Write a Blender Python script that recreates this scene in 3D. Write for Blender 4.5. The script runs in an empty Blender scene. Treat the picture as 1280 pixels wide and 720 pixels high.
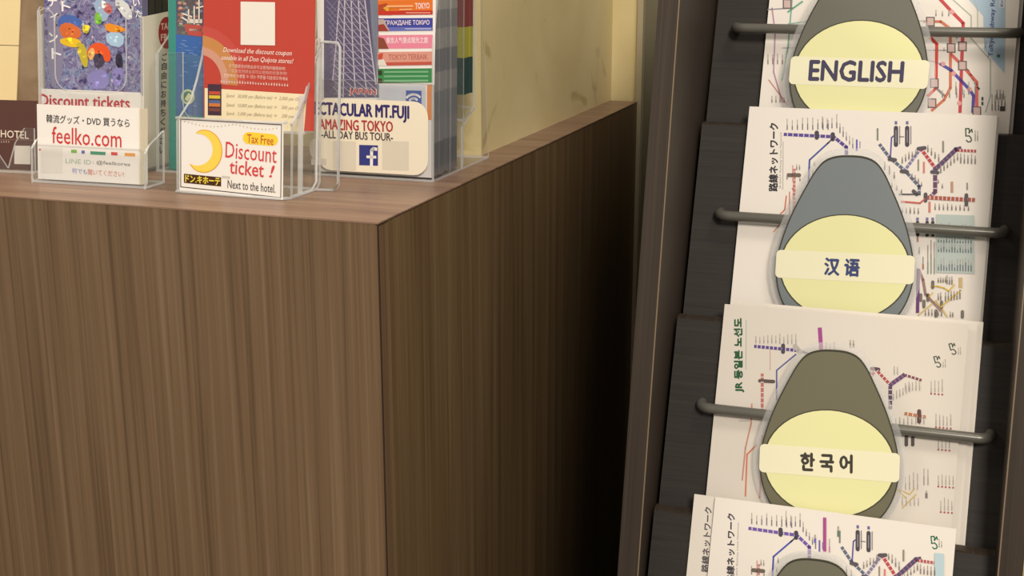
import bpy, bmesh, math, random
from mathutils import Vector as V, Matrix
random.seed(7)
scene = bpy.context.scene
COL = scene.collection

# ------------------------------------------------------------------ camera
FPX, PITCH, YAW = 1600.0, math.radians(14.77), math.radians(18.7)
CAM = V((0, 0, 1.25))
cd = bpy.data.cameras.new('camera'); cam = bpy.data.objects.new('camera', cd); COL.objects.link(cam)
cd.sensor_width = 36; cd.lens = FPX / 1280 * 36; cd.clip_start = .02
cam.location = CAM; cam.rotation_euler = (math.pi / 2 - PITCH, 0, YAW)
scene.camera = cam

# ------------------------------------------------------------------ light
w = bpy.data.worlds.new('world'); scene.world = w; w.use_nodes = True
w.node_tree.nodes['Background'].inputs[0].default_value = (1.0, .9, .78, 1)
w.node_tree.nodes['Background'].inputs[1].default_value = .36
def area(name, loc, target, power, size, col):
    ld = bpy.data.lights.new(name, 'AREA'); ld.energy = power; ld.size = size; ld.color = col
    o = bpy.data.objects.new(name, ld); COL.objects.link(o); o.location = loc
    o.rotation_euler = (V(target) - V(loc)).to_track_quat('-Z', 'Y').to_euler()
area('ceiling_light_front', (.82, -1.3, 2.5), (-.45, 1.2, .9), 60, .55, (1, .9, .77))
area('ceiling_light_left', (-1.9, .6, 2.6), (-.8, 1.1, 1.0), 20, .5, (1, .87, .68))
area('ceiling_light_right', (.5, .6, 2.75), (-.4, 1.35, 1.1), 13, .45, (1, .9, .76))
scene.cycles.transparent_max_bounces = 48
scene.view_settings.view_transform = 'Standard'
scene.view_settings.look = 'None'
scene.view_settings.gamma = 1
scene.view_settings.use_curve_mapping = False
scene.view_settings.exposure = 0.0

# ------------------------------------------------------------------ materials
def lin(h):
    h = h.lstrip('#'); r = [int(h[i:i + 2], 16) / 255 for i in (0, 2, 4)]
    return tuple((c / 12.92 if c <= .04045 else ((c + .055) / 1.055) ** 2.4) for c in r) + (1,)
MATS = {}
def M(hexc, rough=.55, spec=.3, metal=0.0, coat=0.0):
    k = (hexc, rough, spec, metal, coat)
    if k not in MATS:
        m = bpy.data.materials.new('paint_' + hexc.strip('#')); m.use_nodes = True
        b = m.node_tree.nodes['Principled BSDF']
        b.inputs['Base Color'].default_value = lin(hexc); b.inputs['Roughness'].default_value = rough
        b.inputs['Specular IOR Level'].default_value = spec; b.inputs['Metallic'].default_value = metal
        b.inputs['Coat Weight'].default_value = coat; b.inputs['Coat Roughness'].default_value = .12
        MATS[k] = m
    return MATS[k]
def wood(name, cols, scale, fine, rough=.45, bump=.02, spec=.3):
    m = bpy.data.materials.new(name); m.use_nodes = True; N = m.node_tree.nodes; L = m.node_tree.links
    b = N['Principled BSDF']; b.inputs['Roughness'].default_value = rough; b.inputs['Specular IOR Level'].default_value = spec
    tc = N.new('ShaderNodeTexCoord')
    def noise(sc, det, dist):
        mp = N.new('ShaderNodeMapping'); mp.inputs['Scale'].default_value = sc
        n = N.new('ShaderNodeTexNoise'); n.inputs['Scale'].default_value = 1; n.inputs['Detail'].default_value = det
        n.inputs['Distortion'].default_value = dist * .3
        L.new(tc.outputs['Object'], mp.inputs['Vector']); L.new(mp.outputs['Vector'], n.inputs['Vector']); return n
    a, c = noise(scale, 4, .6), noise(fine, 2, 0)
    mx = N.new('ShaderNodeMath'); mx.operation = 'MULTIPLY_ADD'; mx.inputs[1].default_value = .45
    sub = N.new('ShaderNodeMath'); sub.operation = 'MULTIPLY'; sub.inputs[1].default_value = .6
    L.new(a.outputs['Fac'], sub.inputs[0]); L.new(c.outputs['Fac'], mx.inputs[0]); L.new(sub.outputs[0], mx.inputs[2])
    r = N.new('ShaderNodeValToRGB'); L.new(mx.outputs[0], r.inputs['Fac'])
    el = r.color_ramp.elements
    el[0].position = .38; el[0].color = lin(cols[0]); el[1].position = .68; el[1].color = lin(cols[-1])
    for i, cc in enumerate(cols[1:-1]):
        e = el.new(.38 + .3 * (i + 1) / (len(cols) - 1)); e.color = lin(cc)
    L.new(r.outputs['Color'], b.inputs['Base Color'])
    if bump:
        bp = N.new('ShaderNodeBump'); bp.inputs['Strength'].default_value = bump * 5; bp.inputs['Distance'].default_value = .001
        L.new(mx.outputs[0], bp.inputs['Height']); L.new(bp.outputs['Normal'], b.inputs['Normal'])
    return m
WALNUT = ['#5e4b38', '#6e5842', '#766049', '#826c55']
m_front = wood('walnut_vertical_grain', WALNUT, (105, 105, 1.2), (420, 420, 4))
m_side = wood('walnut_side_grain', ['#57452f', '#665239', '#6e5a40', '#7a664b'], (70, 70, 1.3), (420, 420, 4))  # front walnut mixed darker: the side face's shade is put into the colour
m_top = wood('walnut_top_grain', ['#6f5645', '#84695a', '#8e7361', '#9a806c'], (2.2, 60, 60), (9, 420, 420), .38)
m_rack = wood('dark_oak_laminate', ['#2f2822', '#352d26', '#393029', '#3f362e'], (260, 4, 3), (700, 6, 6), .5, .0)
m_board = wood('charcoal_laminate', ['#23201e', '#282523', '#2b2725', '#302c29'], (9, 300, 300), (20, 700, 700), .55)
m_edge = M('#7d6d59', .4)
m_bar = M('#66655f', .3, .5, .2)
def marble(name, c0, c1, vein, sc=6.0, vs=.06):
    m = bpy.data.materials.new(name); m.use_nodes = True; N = m.node_tree.nodes; L = m.node_tree.links
    b = N['Principled BSDF']; b.inputs['Roughness'].default_value = .38; b.inputs['Specular IOR Level'].default_value = .3
    tc = N.new('ShaderNodeTexCoord')
    n = N.new('ShaderNodeTexNoise'); n.inputs['Scale'].default_value = sc; n.inputs['Detail'].default_value = 7; n.inputs['Distortion'].default_value = .8
    r = N.new('ShaderNodeValToRGB'); r.color_ramp.elements[0].color = lin(c0); r.color_ramp.elements[1].color = lin(c1)
    r.color_ramp.elements[0].position = .35; r.color_ramp.elements[1].position = .65
    n2 = N.new('ShaderNodeTexNoise'); n2.inputs['Scale'].default_value = 9; n2.inputs['Detail'].default_value = 6; n2.inputs['Distortion'].default_value = 2.0
    r2 = N.new('ShaderNodeValToRGB'); e = r2.color_ramp.elements
    e[0].position = .28; e[0].color = (1, 1, 1, 1); e[1].position = .36; e[1].color = (0, 0, 0, 1)
    mx = N.new('ShaderNodeMixRGB'); mx.inputs[2].default_value = lin(vein)
    L.new(tc.outputs['Object'], n.inputs['Vector']); L.new(tc.outputs['Object'], n2.inputs['Vector'])
    L.new(n.outputs['Fac'], r.inputs['Fac']); L.new(n2.outputs['Fac'], r2.inputs['Fac'])
    ml = N.new('ShaderNodeMath'); ml.operation = 'MULTIPLY'; ml.inputs[1].default_value = .55
    L.new(r2.outputs['Color'], ml.inputs[0]); L.new(ml.outputs[0], mx.inputs[0])
    L.new(r.outputs['Color'], mx.inputs[1]); L.new(mx.outputs['Color'], b.inputs['Base Color'])
    return m
m_marble = marble('cream_marble', '#d6c594', '#e2d4a6', '#ab955e', 5.0)
m_marble_brown = marble('brown_marble', '#85725a', '#a08c72', '#6d5b46', 18)
m_wall_dark = M('#6f6a57', .7)
m_trimgrey = M('#a99f84', .5)
def acrylic(name, tint, alpha, rough=.06, spec=.5):
    m = bpy.data.materials.new(name); m.use_nodes = True; N = m.node_tree.nodes; L = m.node_tree.links
    N.remove(N['Principled BSDF']); out = N['Material Output']
    tr = N.new('ShaderNodeBsdfTransparent'); tr.inputs[0].default_value = tint
    gl = N.new('ShaderNodeBsdfGlossy'); gl.inputs['Roughness'].default_value = rough; gl.inputs[0].default_value = (.95, .97, 1, 1)
    df = N.new('ShaderNodeBsdfDiffuse'); df.inputs[0].default_value = (.92, .94, .96, 1)
    fr = N.new('ShaderNodeMath'); fr.operation = 'MULTIPLY_ADD'; fr.inputs[1].default_value = .35; fr.inputs[2].default_value = .03
    lw = N.new('ShaderNodeLayerWeight'); lw.inputs['Blend'].default_value = .5
    pw = N.new('ShaderNodeMath'); pw.operation = 'POWER'; pw.inputs[1].default_value = 4
    L.new(lw.outputs['Facing'], pw.inputs[0]); L.new(pw.outputs[0], fr.inputs[0])
    tl = N.new('ShaderNodeBsdfTranslucent'); tl.inputs[0].default_value = (.9, .92, .94, 1); ad = N.new('ShaderNodeMixShader'); ad.inputs[0].default_value = .5
    m1 = N.new('ShaderNodeMixShader'); m2 = N.new('ShaderNodeMixShader'); m1.inputs[0].default_value = alpha
    L.new(df.outputs[0], ad.inputs[1]); L.new(tl.outputs[0], ad.inputs[2]); L.new(tr.outputs[0], m1.inputs[1]); L.new(ad.outputs[0], m1.inputs[2])
    L.new(fr.outputs[0], m2.inputs[0]); L.new(m1.outputs[0], m2.inputs[1]); L.new(gl.outputs[0], m2.inputs[2])
    L.new(m2.outputs[0], out.inputs['Surface']); return m
m_acr = acrylic('clear_acrylic', (.985, .99, .99, 1), .022)
m_acr_edge = acrylic('acrylic_cut_edge', (.96, .97, .98, 1), .68, .2)
m_film = acrylic('laminate_film', (.99, .99, .99, 1), .22, .15)
PAPER, PAPER2 = M('#e4dfd9', .6), M('#dcd6ce', .6)
CARDW = M('#f3f0ec', .5)

m_crowd = bpy.data.materials.new('printed_crowd'); m_crowd.use_nodes = True
_n, _l = m_crowd.node_tree.nodes, m_crowd.node_tree.links
_t = _n.new('ShaderNodeTexCoord'); _a = _n.new('ShaderNodeTexNoise'); _a.inputs['Scale'].default_value = 70; _a.inputs['Detail'].default_value = 8; _a.inputs['Distortion'].default_value = 2.2
_r = _n.new('ShaderNodeValToRGB'); _e = _r.color_ramp.elements; _e[0].position = .3; _e[0].color = lin('#2d2a48'); _e[1].position = .74; _e[1].color = lin('#d2cfde')
for _p, _c in ((.38, '#544c82'), (.44, '#8c86b0'), (.49, '#5a5486'), (.54, '#a39fbe'), (.6, '#6f86b4'), (.66, '#4c4870')):
    _k = _e.new(_p); _k.color = lin(_c)
_l.new(_t.outputs['Object'], _a.inputs['Vector']); _l.new(_a.outputs['Fac'], _r.inputs['Fac']); _l.new(_r.outputs['Color'], _n['Principled BSDF'].inputs['Base Color']); _n['Principled BSDF'].inputs['Roughness'].default_value = .4

# ------------------------------------------------------------------ mesh helpers
class MB:
    def __init__(s): s.v, s.f, s.m, s.mats = [], [], [], []
    def mi(s, mat):
        if mat not in s.mats: s.mats.append(mat)
        return s.mats.index(mat)
    def face(s, pts, mat):
        i = len(s.v); s.v += [V(p) for p in pts]; s.f.append(list(range(i, i + len(pts)))); s.m.append(s.mi(mat))
    def poly(s, pts, faces, mat):
        i = len(s.v); s.v += [V(p) for p in pts]; k = s.mi(mat)
        for f in faces: s.f.append([a + i for a in f]); s.m.append(k)
    def slab(s, pts, off, mat, edge=None):
        """extruded polygon: pts (3D loop) moved by the vector off"""
        n = len(pts); i = len(s.v); s.v += [V(p) for p in pts] + [V(p) + V(off) for p in pts]
        s.f += [list(range(i, i + n)), list(range(i + 2 * n - 1, i + n - 1, -1))]; s.m += [s.mi(mat)] * 2
        e = s.mi(edge or mat)
        for a in range(n):
            b = (a + 1) % n; s.f.append([i + a, i + n + a, i + n + b, i + b]); s.m.append(e)
    def box(s, a, b, mat):
        x0, y0, z0 = a; x1, y1, z1 = b
        s.slab([(x0, y0, z0), (x1, y0, z0), (x1, y0, z1), (x0, y0, z1)], (0, y1 - y0, 0), mat)
    def tube(s, pts, r, mat, seg=10):
        pts = [V(p) for p in pts]; rings = []
        for i, p in enumerate(pts):
            t = (pts[min(i + 1, len(pts) - 1)] - pts[max(i - 1, 0)]).normalized()
            a = t.cross(V((.3, .2, 1))).normalized(); b = t.cross(a)
            rings.append([p + r * (math.cos(2 * math.pi * k / seg) * a + math.sin(2 * math.pi * k / seg) * b) for k in range(seg)])
        i0 = len(s.v); k = s.mi(mat)
        for R in rings: s.v += R
        for j in range(len(rings) - 1):
            for q in range(seg):
                q2 = (q + 1) % seg
                s.f.append([i0 + j * seg + q, i0 + j * seg + q2, i0 + (j + 1) * seg + q2, i0 + (j + 1) * seg + q]); s.m.append(k)
        s.f.append([i0 + q for q in range(seg)]); s.m.append(k)
        s.f.append([i0 + (len(rings) - 1) * seg + q for q in reversed(range(seg))]); s.m.append(k)
    def build(s, name, parent=None, smooth=False, fix=True, bevel=0.0, origin=None):
        if not s.v: return None
        if parent is not None: o0 = world_loc(parent)
        elif origin is not None: o0 = V(origin)
        else:
            o0 = V(((min(p.x for p in s.v) + max(p.x for p in s.v)) / 2, (min(p.y for p in s.v) + max(p.y for p in s.v)) / 2, min(p.z for p in s.v)))
        me = bpy.data.meshes.new(name); me.from_pydata([p - o0 for p in s.v], [], s.f)
        for m in s.mats: me.materials.append(m)
        me.polygons.foreach_set('material_index', s.m)
        if fix:
            bm = bmesh.new(); bm.from_mesh(me); bmesh.ops.recalc_face_normals(bm, faces=bm.faces); bm.to_mesh(me); bm.free()
        if smooth: me.polygons.foreach_set('use_smooth', [True] * len(me.polygons))
        o = bpy.data.objects.new(name, me); COL.objects.link(o)
        if parent is not None: o.parent = parent
        else: o.location = o0
        if bevel:
            b = o.modifiers.new('bevel', 'BEVEL'); b.width = bevel; b.segments = 2; b.limit_method = 'ANGLE'
        return o
def world_loc(o):
    p = V(o.location)
    while o.parent: o = o.parent; p += o.location
    return p
def tag(o, label, cat, group=None, kind=None):
    o['label'] = label; o['category'] = cat
    if group: o['group'] = group
    if kind: o['kind'] = kind
    return o
def struct(o): o['kind'] = 'structure'; return o
def empty(name, loc, label, cat, group=None):
    o = bpy.data.objects.new(name, None); COL.objects.link(o); o.location = loc; o.empty_display_size = .05
    return tag(o, label, cat, group)

# measuring: the sight line of a photo pixel, met with a real plane
_R = cam.rotation_euler.to_matrix()
def sight(px, py): return _R @ V(((px - 640) / FPX, (360 - py) / FPX, -1))
def atY(px, py, Y):
    d = sight(px, py); return CAM + d * (Y / d.y)

class Plane:
    """a sheet in space: origin, u to the right, v downwards, n towards the viewer"""
    def __init__(s, O, U, Vd, bend=None):
        s.O, s.U, s.V = V(O), V(U).normalized(), V(Vd).normalized(); s.N = s.V.cross(s.U).normalized(); s.bend = bend; s.B = V((0, 0, 1)).cross(s.U).normalized()
    def uv(s, px, py):
        d = sight(px, py); t = (s.O - CAM).dot(s.N) / d.dot(s.N); q = CAM + d * t - s.O
        g = s.U.dot(s.V); a, b = q.dot(s.U), q.dot(s.V); k = 1 - g * g
        return ((a - g * b) / k, (b - g * a) / k)
    def p(s, u, v, n=0.0):
        if s.bend: n += s.bend(u, v)
        return s.O + s.U * u + s.V * v + s.N * n
    def q(s, u, v, d): return s.O + s.U * u + s.V * v + s.B * d            # d runs level, backwards
    def off(s, n): return Plane(s.O + s.N * n, s.U, s.V, s.bend)
def upright(O, ang=0.0, lean=0.0):
    """vertical sheet facing the viewer: turned by ang, leaning back by lean"""
    U = V((math.cos(ang), math.sin(ang), 0)); back = V((-math.sin(ang), math.cos(ang), 0))
    return Plane(O, U, -(V((0, 0, 1)) * math.cos(lean) + back * math.sin(lean)))

# ------------------------------------------------------------------ printing on sheets
_tc = {}
def text_mesh(s, bold=0.0, shear=0.0, spacing=1.0):
    k = (s, bold, shear, spacing)
    if k in _tc: return _tc[k]
    c = bpy.data.curves.new('t', 'FONT'); c.body = s; c.size = 1; c.offset = bold; c.shear = shear; c.space_character = spacing
    c.resolution_u = 2; c.fill_mode = 'FRONT'
    o = bpy.data.objects.new('t', c); COL.objects.link(o); bpy.context.view_layer.update()
    me = bpy.data.meshes.new_from_object(o.evaluated_get(bpy.context.evaluated_depsgraph_get()))
    vs = [(v.co.x, v.co.y) for v in me.vertices]; fs = [list(p.vertices) for p in me.polygons]
    bpy.data.objects.remove(o); bpy.data.curves.remove(c); bpy.data.meshes.remove(me)
    if not vs: vs = [(0, 0)]
    x0, x1 = min(v[0] for v in vs), max(v[0] for v in vs); y0, y1 = min(v[1] for v in vs), max(v[1] for v in vs)
    vs = [((x - x0) / max(x1 - x0, 1e-6), (y - y0) / max(y1 - y0, 1e-6)) for x, y in vs]
    _tc[k] = (vs, fs); return _tc[k]
INK = lambda h: M(h, .6, .2)
class Print:
    def __init__(s, pl, n0=.00012, T=None):
        s.pl, s.mb, s.n, s.T = pl, MB(), n0, T or pl.uv
        u0, v0 = 0, 0
        s.k = None
    def px(s, q): return s.T(*q)
    def scale(s, q):
        a, b = s.T(*q), s.T(q[0] + 1, q[1]); return math.hypot(b[0] - a[0], b[1] - a[1])
    def up(s, d=.00006): s.n += d
    def polyuv(s, uvs, col): s.mb.face([s.pl.p(u, v, s.n) for u, v in uvs], INK(col))
    def poly(s, pts, col): s.polyuv([s.px(q) for q in pts], col)
    def rect(s, x0, y0, x1, y1, col, sl=0.0):
        """pixel rectangle; sl is the downward slope of its long sides"""
        d = (x1 - x0) * sl; s.poly([(x0, y0), (x1, y0 + d), (x1, y1 + d), (x0, y1)], col)
    def line(s, pts, wpx, col):
        P = [V(s.px(q)).to_2d() for q in pts]; h = wpx * s.scale(pts[0]) / 2
        for a, b in zip(P, P[1:]):
            d = (b - a)
            if d.length < 1e-7: continue
            d.normalize(); nn = V((-d.y, d.x)).to_2d() * h; e = d * h * .6
            s.polyuv([tuple(a - e + nn), tuple(b + e + nn), tuple(b + e - nn), tuple(a - e - nn)], col)
    def ellipse(s, cx, cy, rx, ry, col, n=28):
        s.poly([(cx + rx * math.cos(2 * math.pi * k / n), cy + ry * math.sin(2 * math.pi * k / n)) for k in range(n)], col)
    def pill(s, a, b, wpx, col):
        """capsule along a-b"""
        A, B = V(a).to_2d(), V(b).to_2d(); d = (B - A).normalized(); r = wpx / 2; n = V((-d.y, d.x)).to_2d(); pts = []
        for k in range(9):
            t = math.pi / 2 + math.pi * k / 8; pts.append(A + r * (math.cos(t) * d + math.sin(t) * n))
        for k in range(9):
            t = -math.pi / 2 + math.pi * k / 8; pts.append(B + r * (math.cos(t) * d + math.sin(t) * n))
        s.poly([tuple(q) for q in pts], col)
    def text(s, st, a, b, hpx, col, bold=0.0, shear=0.0, spacing=1.0):
        """the words run from a to b (pixels on the middle of the letters), hpx tall"""
        dense = any(ord(ch) > 0x2e00 for ch in st)
        if bold and (dense or bold > .015):
            A, B = V(a).to_2d(), V(b).to_2d(); d = (B - A).normalized(); nn = V((-d.y, d.x)).to_2d(); e = min(bold, .05) * hpx
            for dx, dy in ((-e, 0), (e, 0), (0, -e), (0, e)):
                o_ = d * dx + nn * dy; s.text(st, tuple(A + o_), tuple(B + o_), hpx, col, 0.0, shear, spacing); s.n += 4e-6
            return
        vs, fs = text_mesh(st, bold, shear, spacing)
        A, B = V(s.px(a)).to_2d(), V(s.px(b)).to_2d(); d = B - A; Ln = d.length; d.normalize()
        upv = V((d.y, -d.x)).to_2d(); e_ = V(b).to_2d() - V(a).to_2d(); e_.normalize(); h1 = s.T(a[0] - e_.y, a[1] + e_.x); h0 = s.T(*a)
        H = hpx * abs(V((h1[0] - h0[0], h1[1] - h0[1])).to_2d().dot(upv))
        pts = []
        for x, y in vs:
            q = A + d * (x * Ln) + upv * ((y - .5) * H); pts.append(s.pl.p(q.x, q.y, s.n))
        s.mb.poly(pts, fs, INK(col))
    def bars(s, x, y, n, step, ln, col='#8d8781', wpx=1.5, vertical=True, jit=.35, slope=0.0):
        """rows of illegible small print as short marks"""
        for k in range(n):
            L_ = ln * (1 - jit * random.random())
            if vertical:
                q = (x + step * k, y + slope * step * k); h_ = L_ * (.35 + .3 * random.random())
                s.line([q, (q[0], q[1] - h_)], wpx, col); s.line([(q[0], q[1] - h_ - 1.1), (q[0], q[1] - L_)], wpx * .7, '#a8a29d')
            else: q = (x, y + step * k); s.line([q, (q[0] + L_, q[1] + slope * L_)], wpx, col)
    def build(s, name, parent): return s.mb.build(name, parent, fix=False)

def sheet(name, pl, uv, thick, mat, nu=1, nv=1, parent=None, edge=None):
    """a sheet/card u0..u1, v0..v1, thickness going backwards from the plane; gridded so it may bend"""
    u0, v0, u1, v1 = uv; mb = MB(); em = edge or mat
    G = lambda i, j, n: pl.p(u0 + (u1 - u0) * i / nu, v0 + (v1 - v0) * j / nv, n)
    for i in range(nu):
        for j in range(nv):
            mb.face([G(i, j, 0), G(i, j + 1, 0), G(i + 1, j + 1, 0), G(i + 1, j, 0)], mat)
            mb.face([G(i, j, -thick), G(i + 1, j, -thick), G(i + 1, j + 1, -thick), G(i, j + 1, -thick)], mat)
    for i in range(nu):
        for j in (0, nv): mb.face([G(i, j, 0), G(i + 1, j, 0), G(i + 1, j, -thick), G(i, j, -thick)], em)
    for j in range(nv):
        for i in (0, nu): mb.face([G(i, j, 0), G(i, j + 1, 0), G(i, j + 1, -thick), G(i, j, -thick)], em)
    o = mb.build(name, parent, fix=True)
    bm = bmesh.new(); bm.from_mesh(o.data); bmesh.ops.remove_doubles(bm, verts=bm.verts, dist=1e-5)
    bmesh.ops.recalc_face_normals(bm, faces=bm.faces); bm.to_mesh(o.data); bm.free()
    return o
def cut(mb, pl, uvs, thick, mat, edge=None):
    mb.slab([pl.p(u, v, 0) for u, v in uvs], pl.N * -thick, mat, edge)
def rounded(u0, v0, u1, v1, r, n=5):
    out = []
    for cx, cy, a0 in ((u1 - r, v0 + r, -90), (u1 - r, v1 - r, 0), (u0 + r, v1 - r, 90), (u0 + r, v0 + r, 180)):
        for k in range(n + 1):
            t = math.radians(a0 + 90 * k / n); out.append((cx + r * math.cos(t), cy + r * math.sin(t)))
    return out

# ================================================================== the setting
TOP = 1.05
mb = MB(); mb.box((-3, -1.2, -.05), (1.6, 1.9, 0), M('#8b7d6a', .5)); struct(mb.build('floor'))
mb = MB(); mb.box((-3, 1.729, 0), (-.4045, 1.83, 2.6), m_marble); struct(mb.build('wall_back'))
mb = MB(); mb.box((-.4045, 1.722, 0), (-.3965, 1.83, 2.6), m_trimgrey); struct(mb.build('trim_1'))
mb = MB(); mb.box((-.3965, 1.735, 0), (.075, 1.83, 2.6), m_wall_dark); struct(mb.build('wall_right'))
mb = MB(); mb.box((.075, 1.735, 0), (1.6, 1.83, 2.6), m_marble); struct(mb.build('wall_side'))
# marble pier standing behind the counter ledge, with a brown band and joint lines
XC = -.4405
pier = MB(); pier.box((-3, 1.205, TOP), (XC, 1.729, 2.6), m_marble); pier = struct(pier.build('wall_pier'))
e0, e1 = atY(25, 0, 1.2), atY(20, 127, 1.2); sl = (e0.x - e1.x) / (e0.z - e1.z); xe = lambda z: e0.x + (z - e0.z) * sl
band = MB(); band.slab([(xe(TOP), 1.2015, TOP), (xe(TOP) + .034, 1.2015, TOP), (xe(1.7) + .034, 1.2015, 1.7), (xe(1.7), 1.2015, 1.7)], (0, .003, 0), m_marble_brown); struct(band.build('trim_2'))
pale = M('#f6e4b2', .45)
for k, (za, zb) in enumerate(((TOP, 1.1466), (1.1474, 1.7))):
    lf = MB(); lf.slab([(-1.6, 1.2005, za), (xe(za), 1.2005, za), (xe(zb), 1.2005, zb), (-1.6, 1.2005, zb)], (0, .0042, 0), pale); struct(lf.build('wall_left'))

# ================================================================== the counter
root = empty('reception_counter', (-1.2, 1.3, 0), 'walnut veneer counter block with a plain top and a sharp front corner', 'counter')
XS, YF, YB = -.402, .870, 1.722
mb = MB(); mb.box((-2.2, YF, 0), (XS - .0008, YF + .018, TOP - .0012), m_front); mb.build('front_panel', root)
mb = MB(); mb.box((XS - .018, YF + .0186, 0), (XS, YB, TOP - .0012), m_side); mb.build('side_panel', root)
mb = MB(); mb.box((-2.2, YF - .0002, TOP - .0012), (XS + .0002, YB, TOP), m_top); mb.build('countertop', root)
dk = M('#33251a', .7)
mb = MB(); mb.box((XS - .0009, YF - .0001, 0), (XS + .0001, YF + .0011, TOP - .0014), dk); mb.box((XS - .002, YF, TOP - .0021), (XS + .0001, YB - .002, TOP - .0013), dk); mb.build('joint', root)
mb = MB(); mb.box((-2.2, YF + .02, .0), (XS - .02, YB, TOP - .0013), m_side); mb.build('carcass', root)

# ================================================================== the leaflet rack
XL, XR, RT = -.213, .0665, 1.30
front = lambda z: 1.0565 + (z - 1.211) * .2047
rack = empty('leaflet_rack', (-.07, 1.1, 0), 'dark brown tiered leaflet rack leaning back beside the counter', 'rack')
for x0, x1 in ((XL - .018, XL), (XR, XR + .018)):
    mb = MB(); mb.slab([(x0, front(0), 0), (x0, 1.70, 0), (x0, 1.70, RT), (x0, front(RT), RT)], (x1 - x0, 0, 0), m_rack)  # unseen depth and top height shaped for shade on counter, light on pier
    sp = mb.build('side_panel', rack)
    e = MB(); xe = x1 if x0 < XL else x0
    sg = -1 if x0 < XL else 1
    e.slab([(xe, front(0) - .0004, 0), (xe + .001 * sg, front(0) - .0004, 0), (xe + .001 * sg, front(RT) - .0004, RT), (xe, front(RT) - .0004, RT)], (0, .0006, 0), m_edge)
    e.build('edge_banding', sp)
mb = MB(); mb.box((XL, 1.685, 0), (XR, 1.698, RT), m_rack); mb.build('back_panel', rack)
TAN = math.tan(math.radians(20)); S20, C20 = math.sin(math.radians(20)), math.cos(math.radians(20))
# leaflet planes (Y, z at the leaflet's top edge) and the lip height of the board behind it
TIERS = [dict(Y=1.2345, z=1.275, lip=1.262), dict(Y=1.156, z=1.115, lip=1.0985), dict(Y=1.071, z=.954, lip=.9385), dict(Y=.998, z=.804, lip=.7875)]
PACK = .006
def lean_plane(Y, z, X=0, bend=None): return Plane((X, Y, z), (1, 0, 0), (0, -S20, -C20), bend)
for i, t in enumerate(TIERS):
    yl = t['Y'] + (t['lip'] - t['z']) * TAN + PACK / C20          # board face at its lip
    zb = (TIERS[i + 1]['lip'] - .05) if i < 3 else .66
    yb = yl + (zb - t['lip']) * TAN
    mb = MB(); mb.slab([(XL + .004, yl, t['lip']), (XL + .004, yl + .010, t['lip']), (XL + .004, yb + .010, zb), (XL + .004, yb, zb)], (XR - XL - .004, 0, 0), m_board)
    b = mb.build('back_board', rack)
    e = MB(); e.slab([(XL + .004, yl - .0004, t['lip'] - .0032), (XL + .004, yl - .0004, t['lip'] + .0004), (XL + .004, yl + .010, t['lip'] + .0004)], (XR - XL - .004, 0, 0), m_rack)
    e.build('top_edge', b)
    mb = MB(); zs = (TIERS[i + 1]['lip'] - .0285) if i < 3 else .63
    yy = yl + (zs - t['lip']) * TAN
    n_ = TIERS[i + 1] if i < 3 else dict(Y=t['Y'] - .07, z=t['z'] - .15)
    yn = n_['Y'] + (zs - n_['z']) * TAN + PACK / C20 + .011
    mb.box((XL + .004, min(yn, yy - .004), zs - .006), (XR, yy + .004, zs), m_board); mb.build('shelf', rack)
mb = MB(); mb.slab([(XL, front(0) + .02, 0), (XL, front(.7) + .02, .7), (XL, front(.7) + .034, .7), (XL, front(0) + .034, 0)], (XR - XL, 0, 0), m_board)
mb.build('kick_board', rack)
BARS = [((918, 35), (1274, 43), 1.186), ((897, 269), (1256, 297), 1.1135), ((874, 509), (1238, 553), 1.0345), ((852, 765), (1222, 826), .9625)]
for (a, b, Y) in BARS:
    A, B = atY(*a, Y), atY(*b, Y); B.z = A.z; back = .022; r = .010
    pts = [A + V((.0, back, 0))]
    for k in range(7):
        t = math.pi / 2 * k / 6; pts.append(A + V((r - r * math.cos(t), r - r * math.sin(t), 0)))
    for k in range(7):
        t = math.pi / 2 * k / 6; pts.append(B + V((-r + r * math.sin(t), r - r * math.cos(t), 0)))
    pts.append(B + V((0, back, 0)))
    mb = MB(); mb.tube(pts, .0044, m_bar, 12); mb.build('wire_bar', rack, smooth=True)

# ================================================================== leaflets in the rack
PL2 = lean_plane(TIERS[1]['Y'], TIERS[1]['z']); u2, v2 = PL2.uv(937, 133); PL2.O = PL2.p(u2, v2)
T2 = PL2.uv
def jr_logo(pr, cx, cy, s, col='#2f6b4c', rot=0.0, dx=1.0):
    """the rail mark turned on its side: a hooked J below a looped R"""
    R_ = lambda p: (cx + s * (p[0] * math.cos(rot) - p[1] * math.sin(rot)), cy + s * (p[0] * math.sin(rot) + p[1] * math.cos(rot)))
    pr.line([R_(q) for q in [(-.35, .75), (-.1, 1.0), (.25, .95), (.38, .7), (.3, .4), (.05, .1), (-.4, .12)]], s * .2, col)
    pr.line([R_(q) for q in [(-.42, .15), (-.45, -.95), (.0, -.95), (.1, -.55), (.02, -.3), (.42, -.85), (.5, -.4)]], s * .2, col)
def route(pr, pts, wpx, col, ticks=0, tcol='#d9cfd8'):
    pr.line(pts, wpx, col)
    if ticks:
        pr.up()
        segs = [(V(a).to_2d(), V(b).to_2d()) for a, b in zip(pts, pts[1:])]
        for a, b in segs:
            d = b - a; n = max(1, int(d.length / ticks)); d.normalize()
            for k in range(n):
                q = a + (b - a) * ((k + .5) / n); nn = V((-d.y, d.x)).to_2d() * wpx * .42
                pr.line([tuple(q - nn), tuple(q + nn)], 1.1, tcol)
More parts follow.
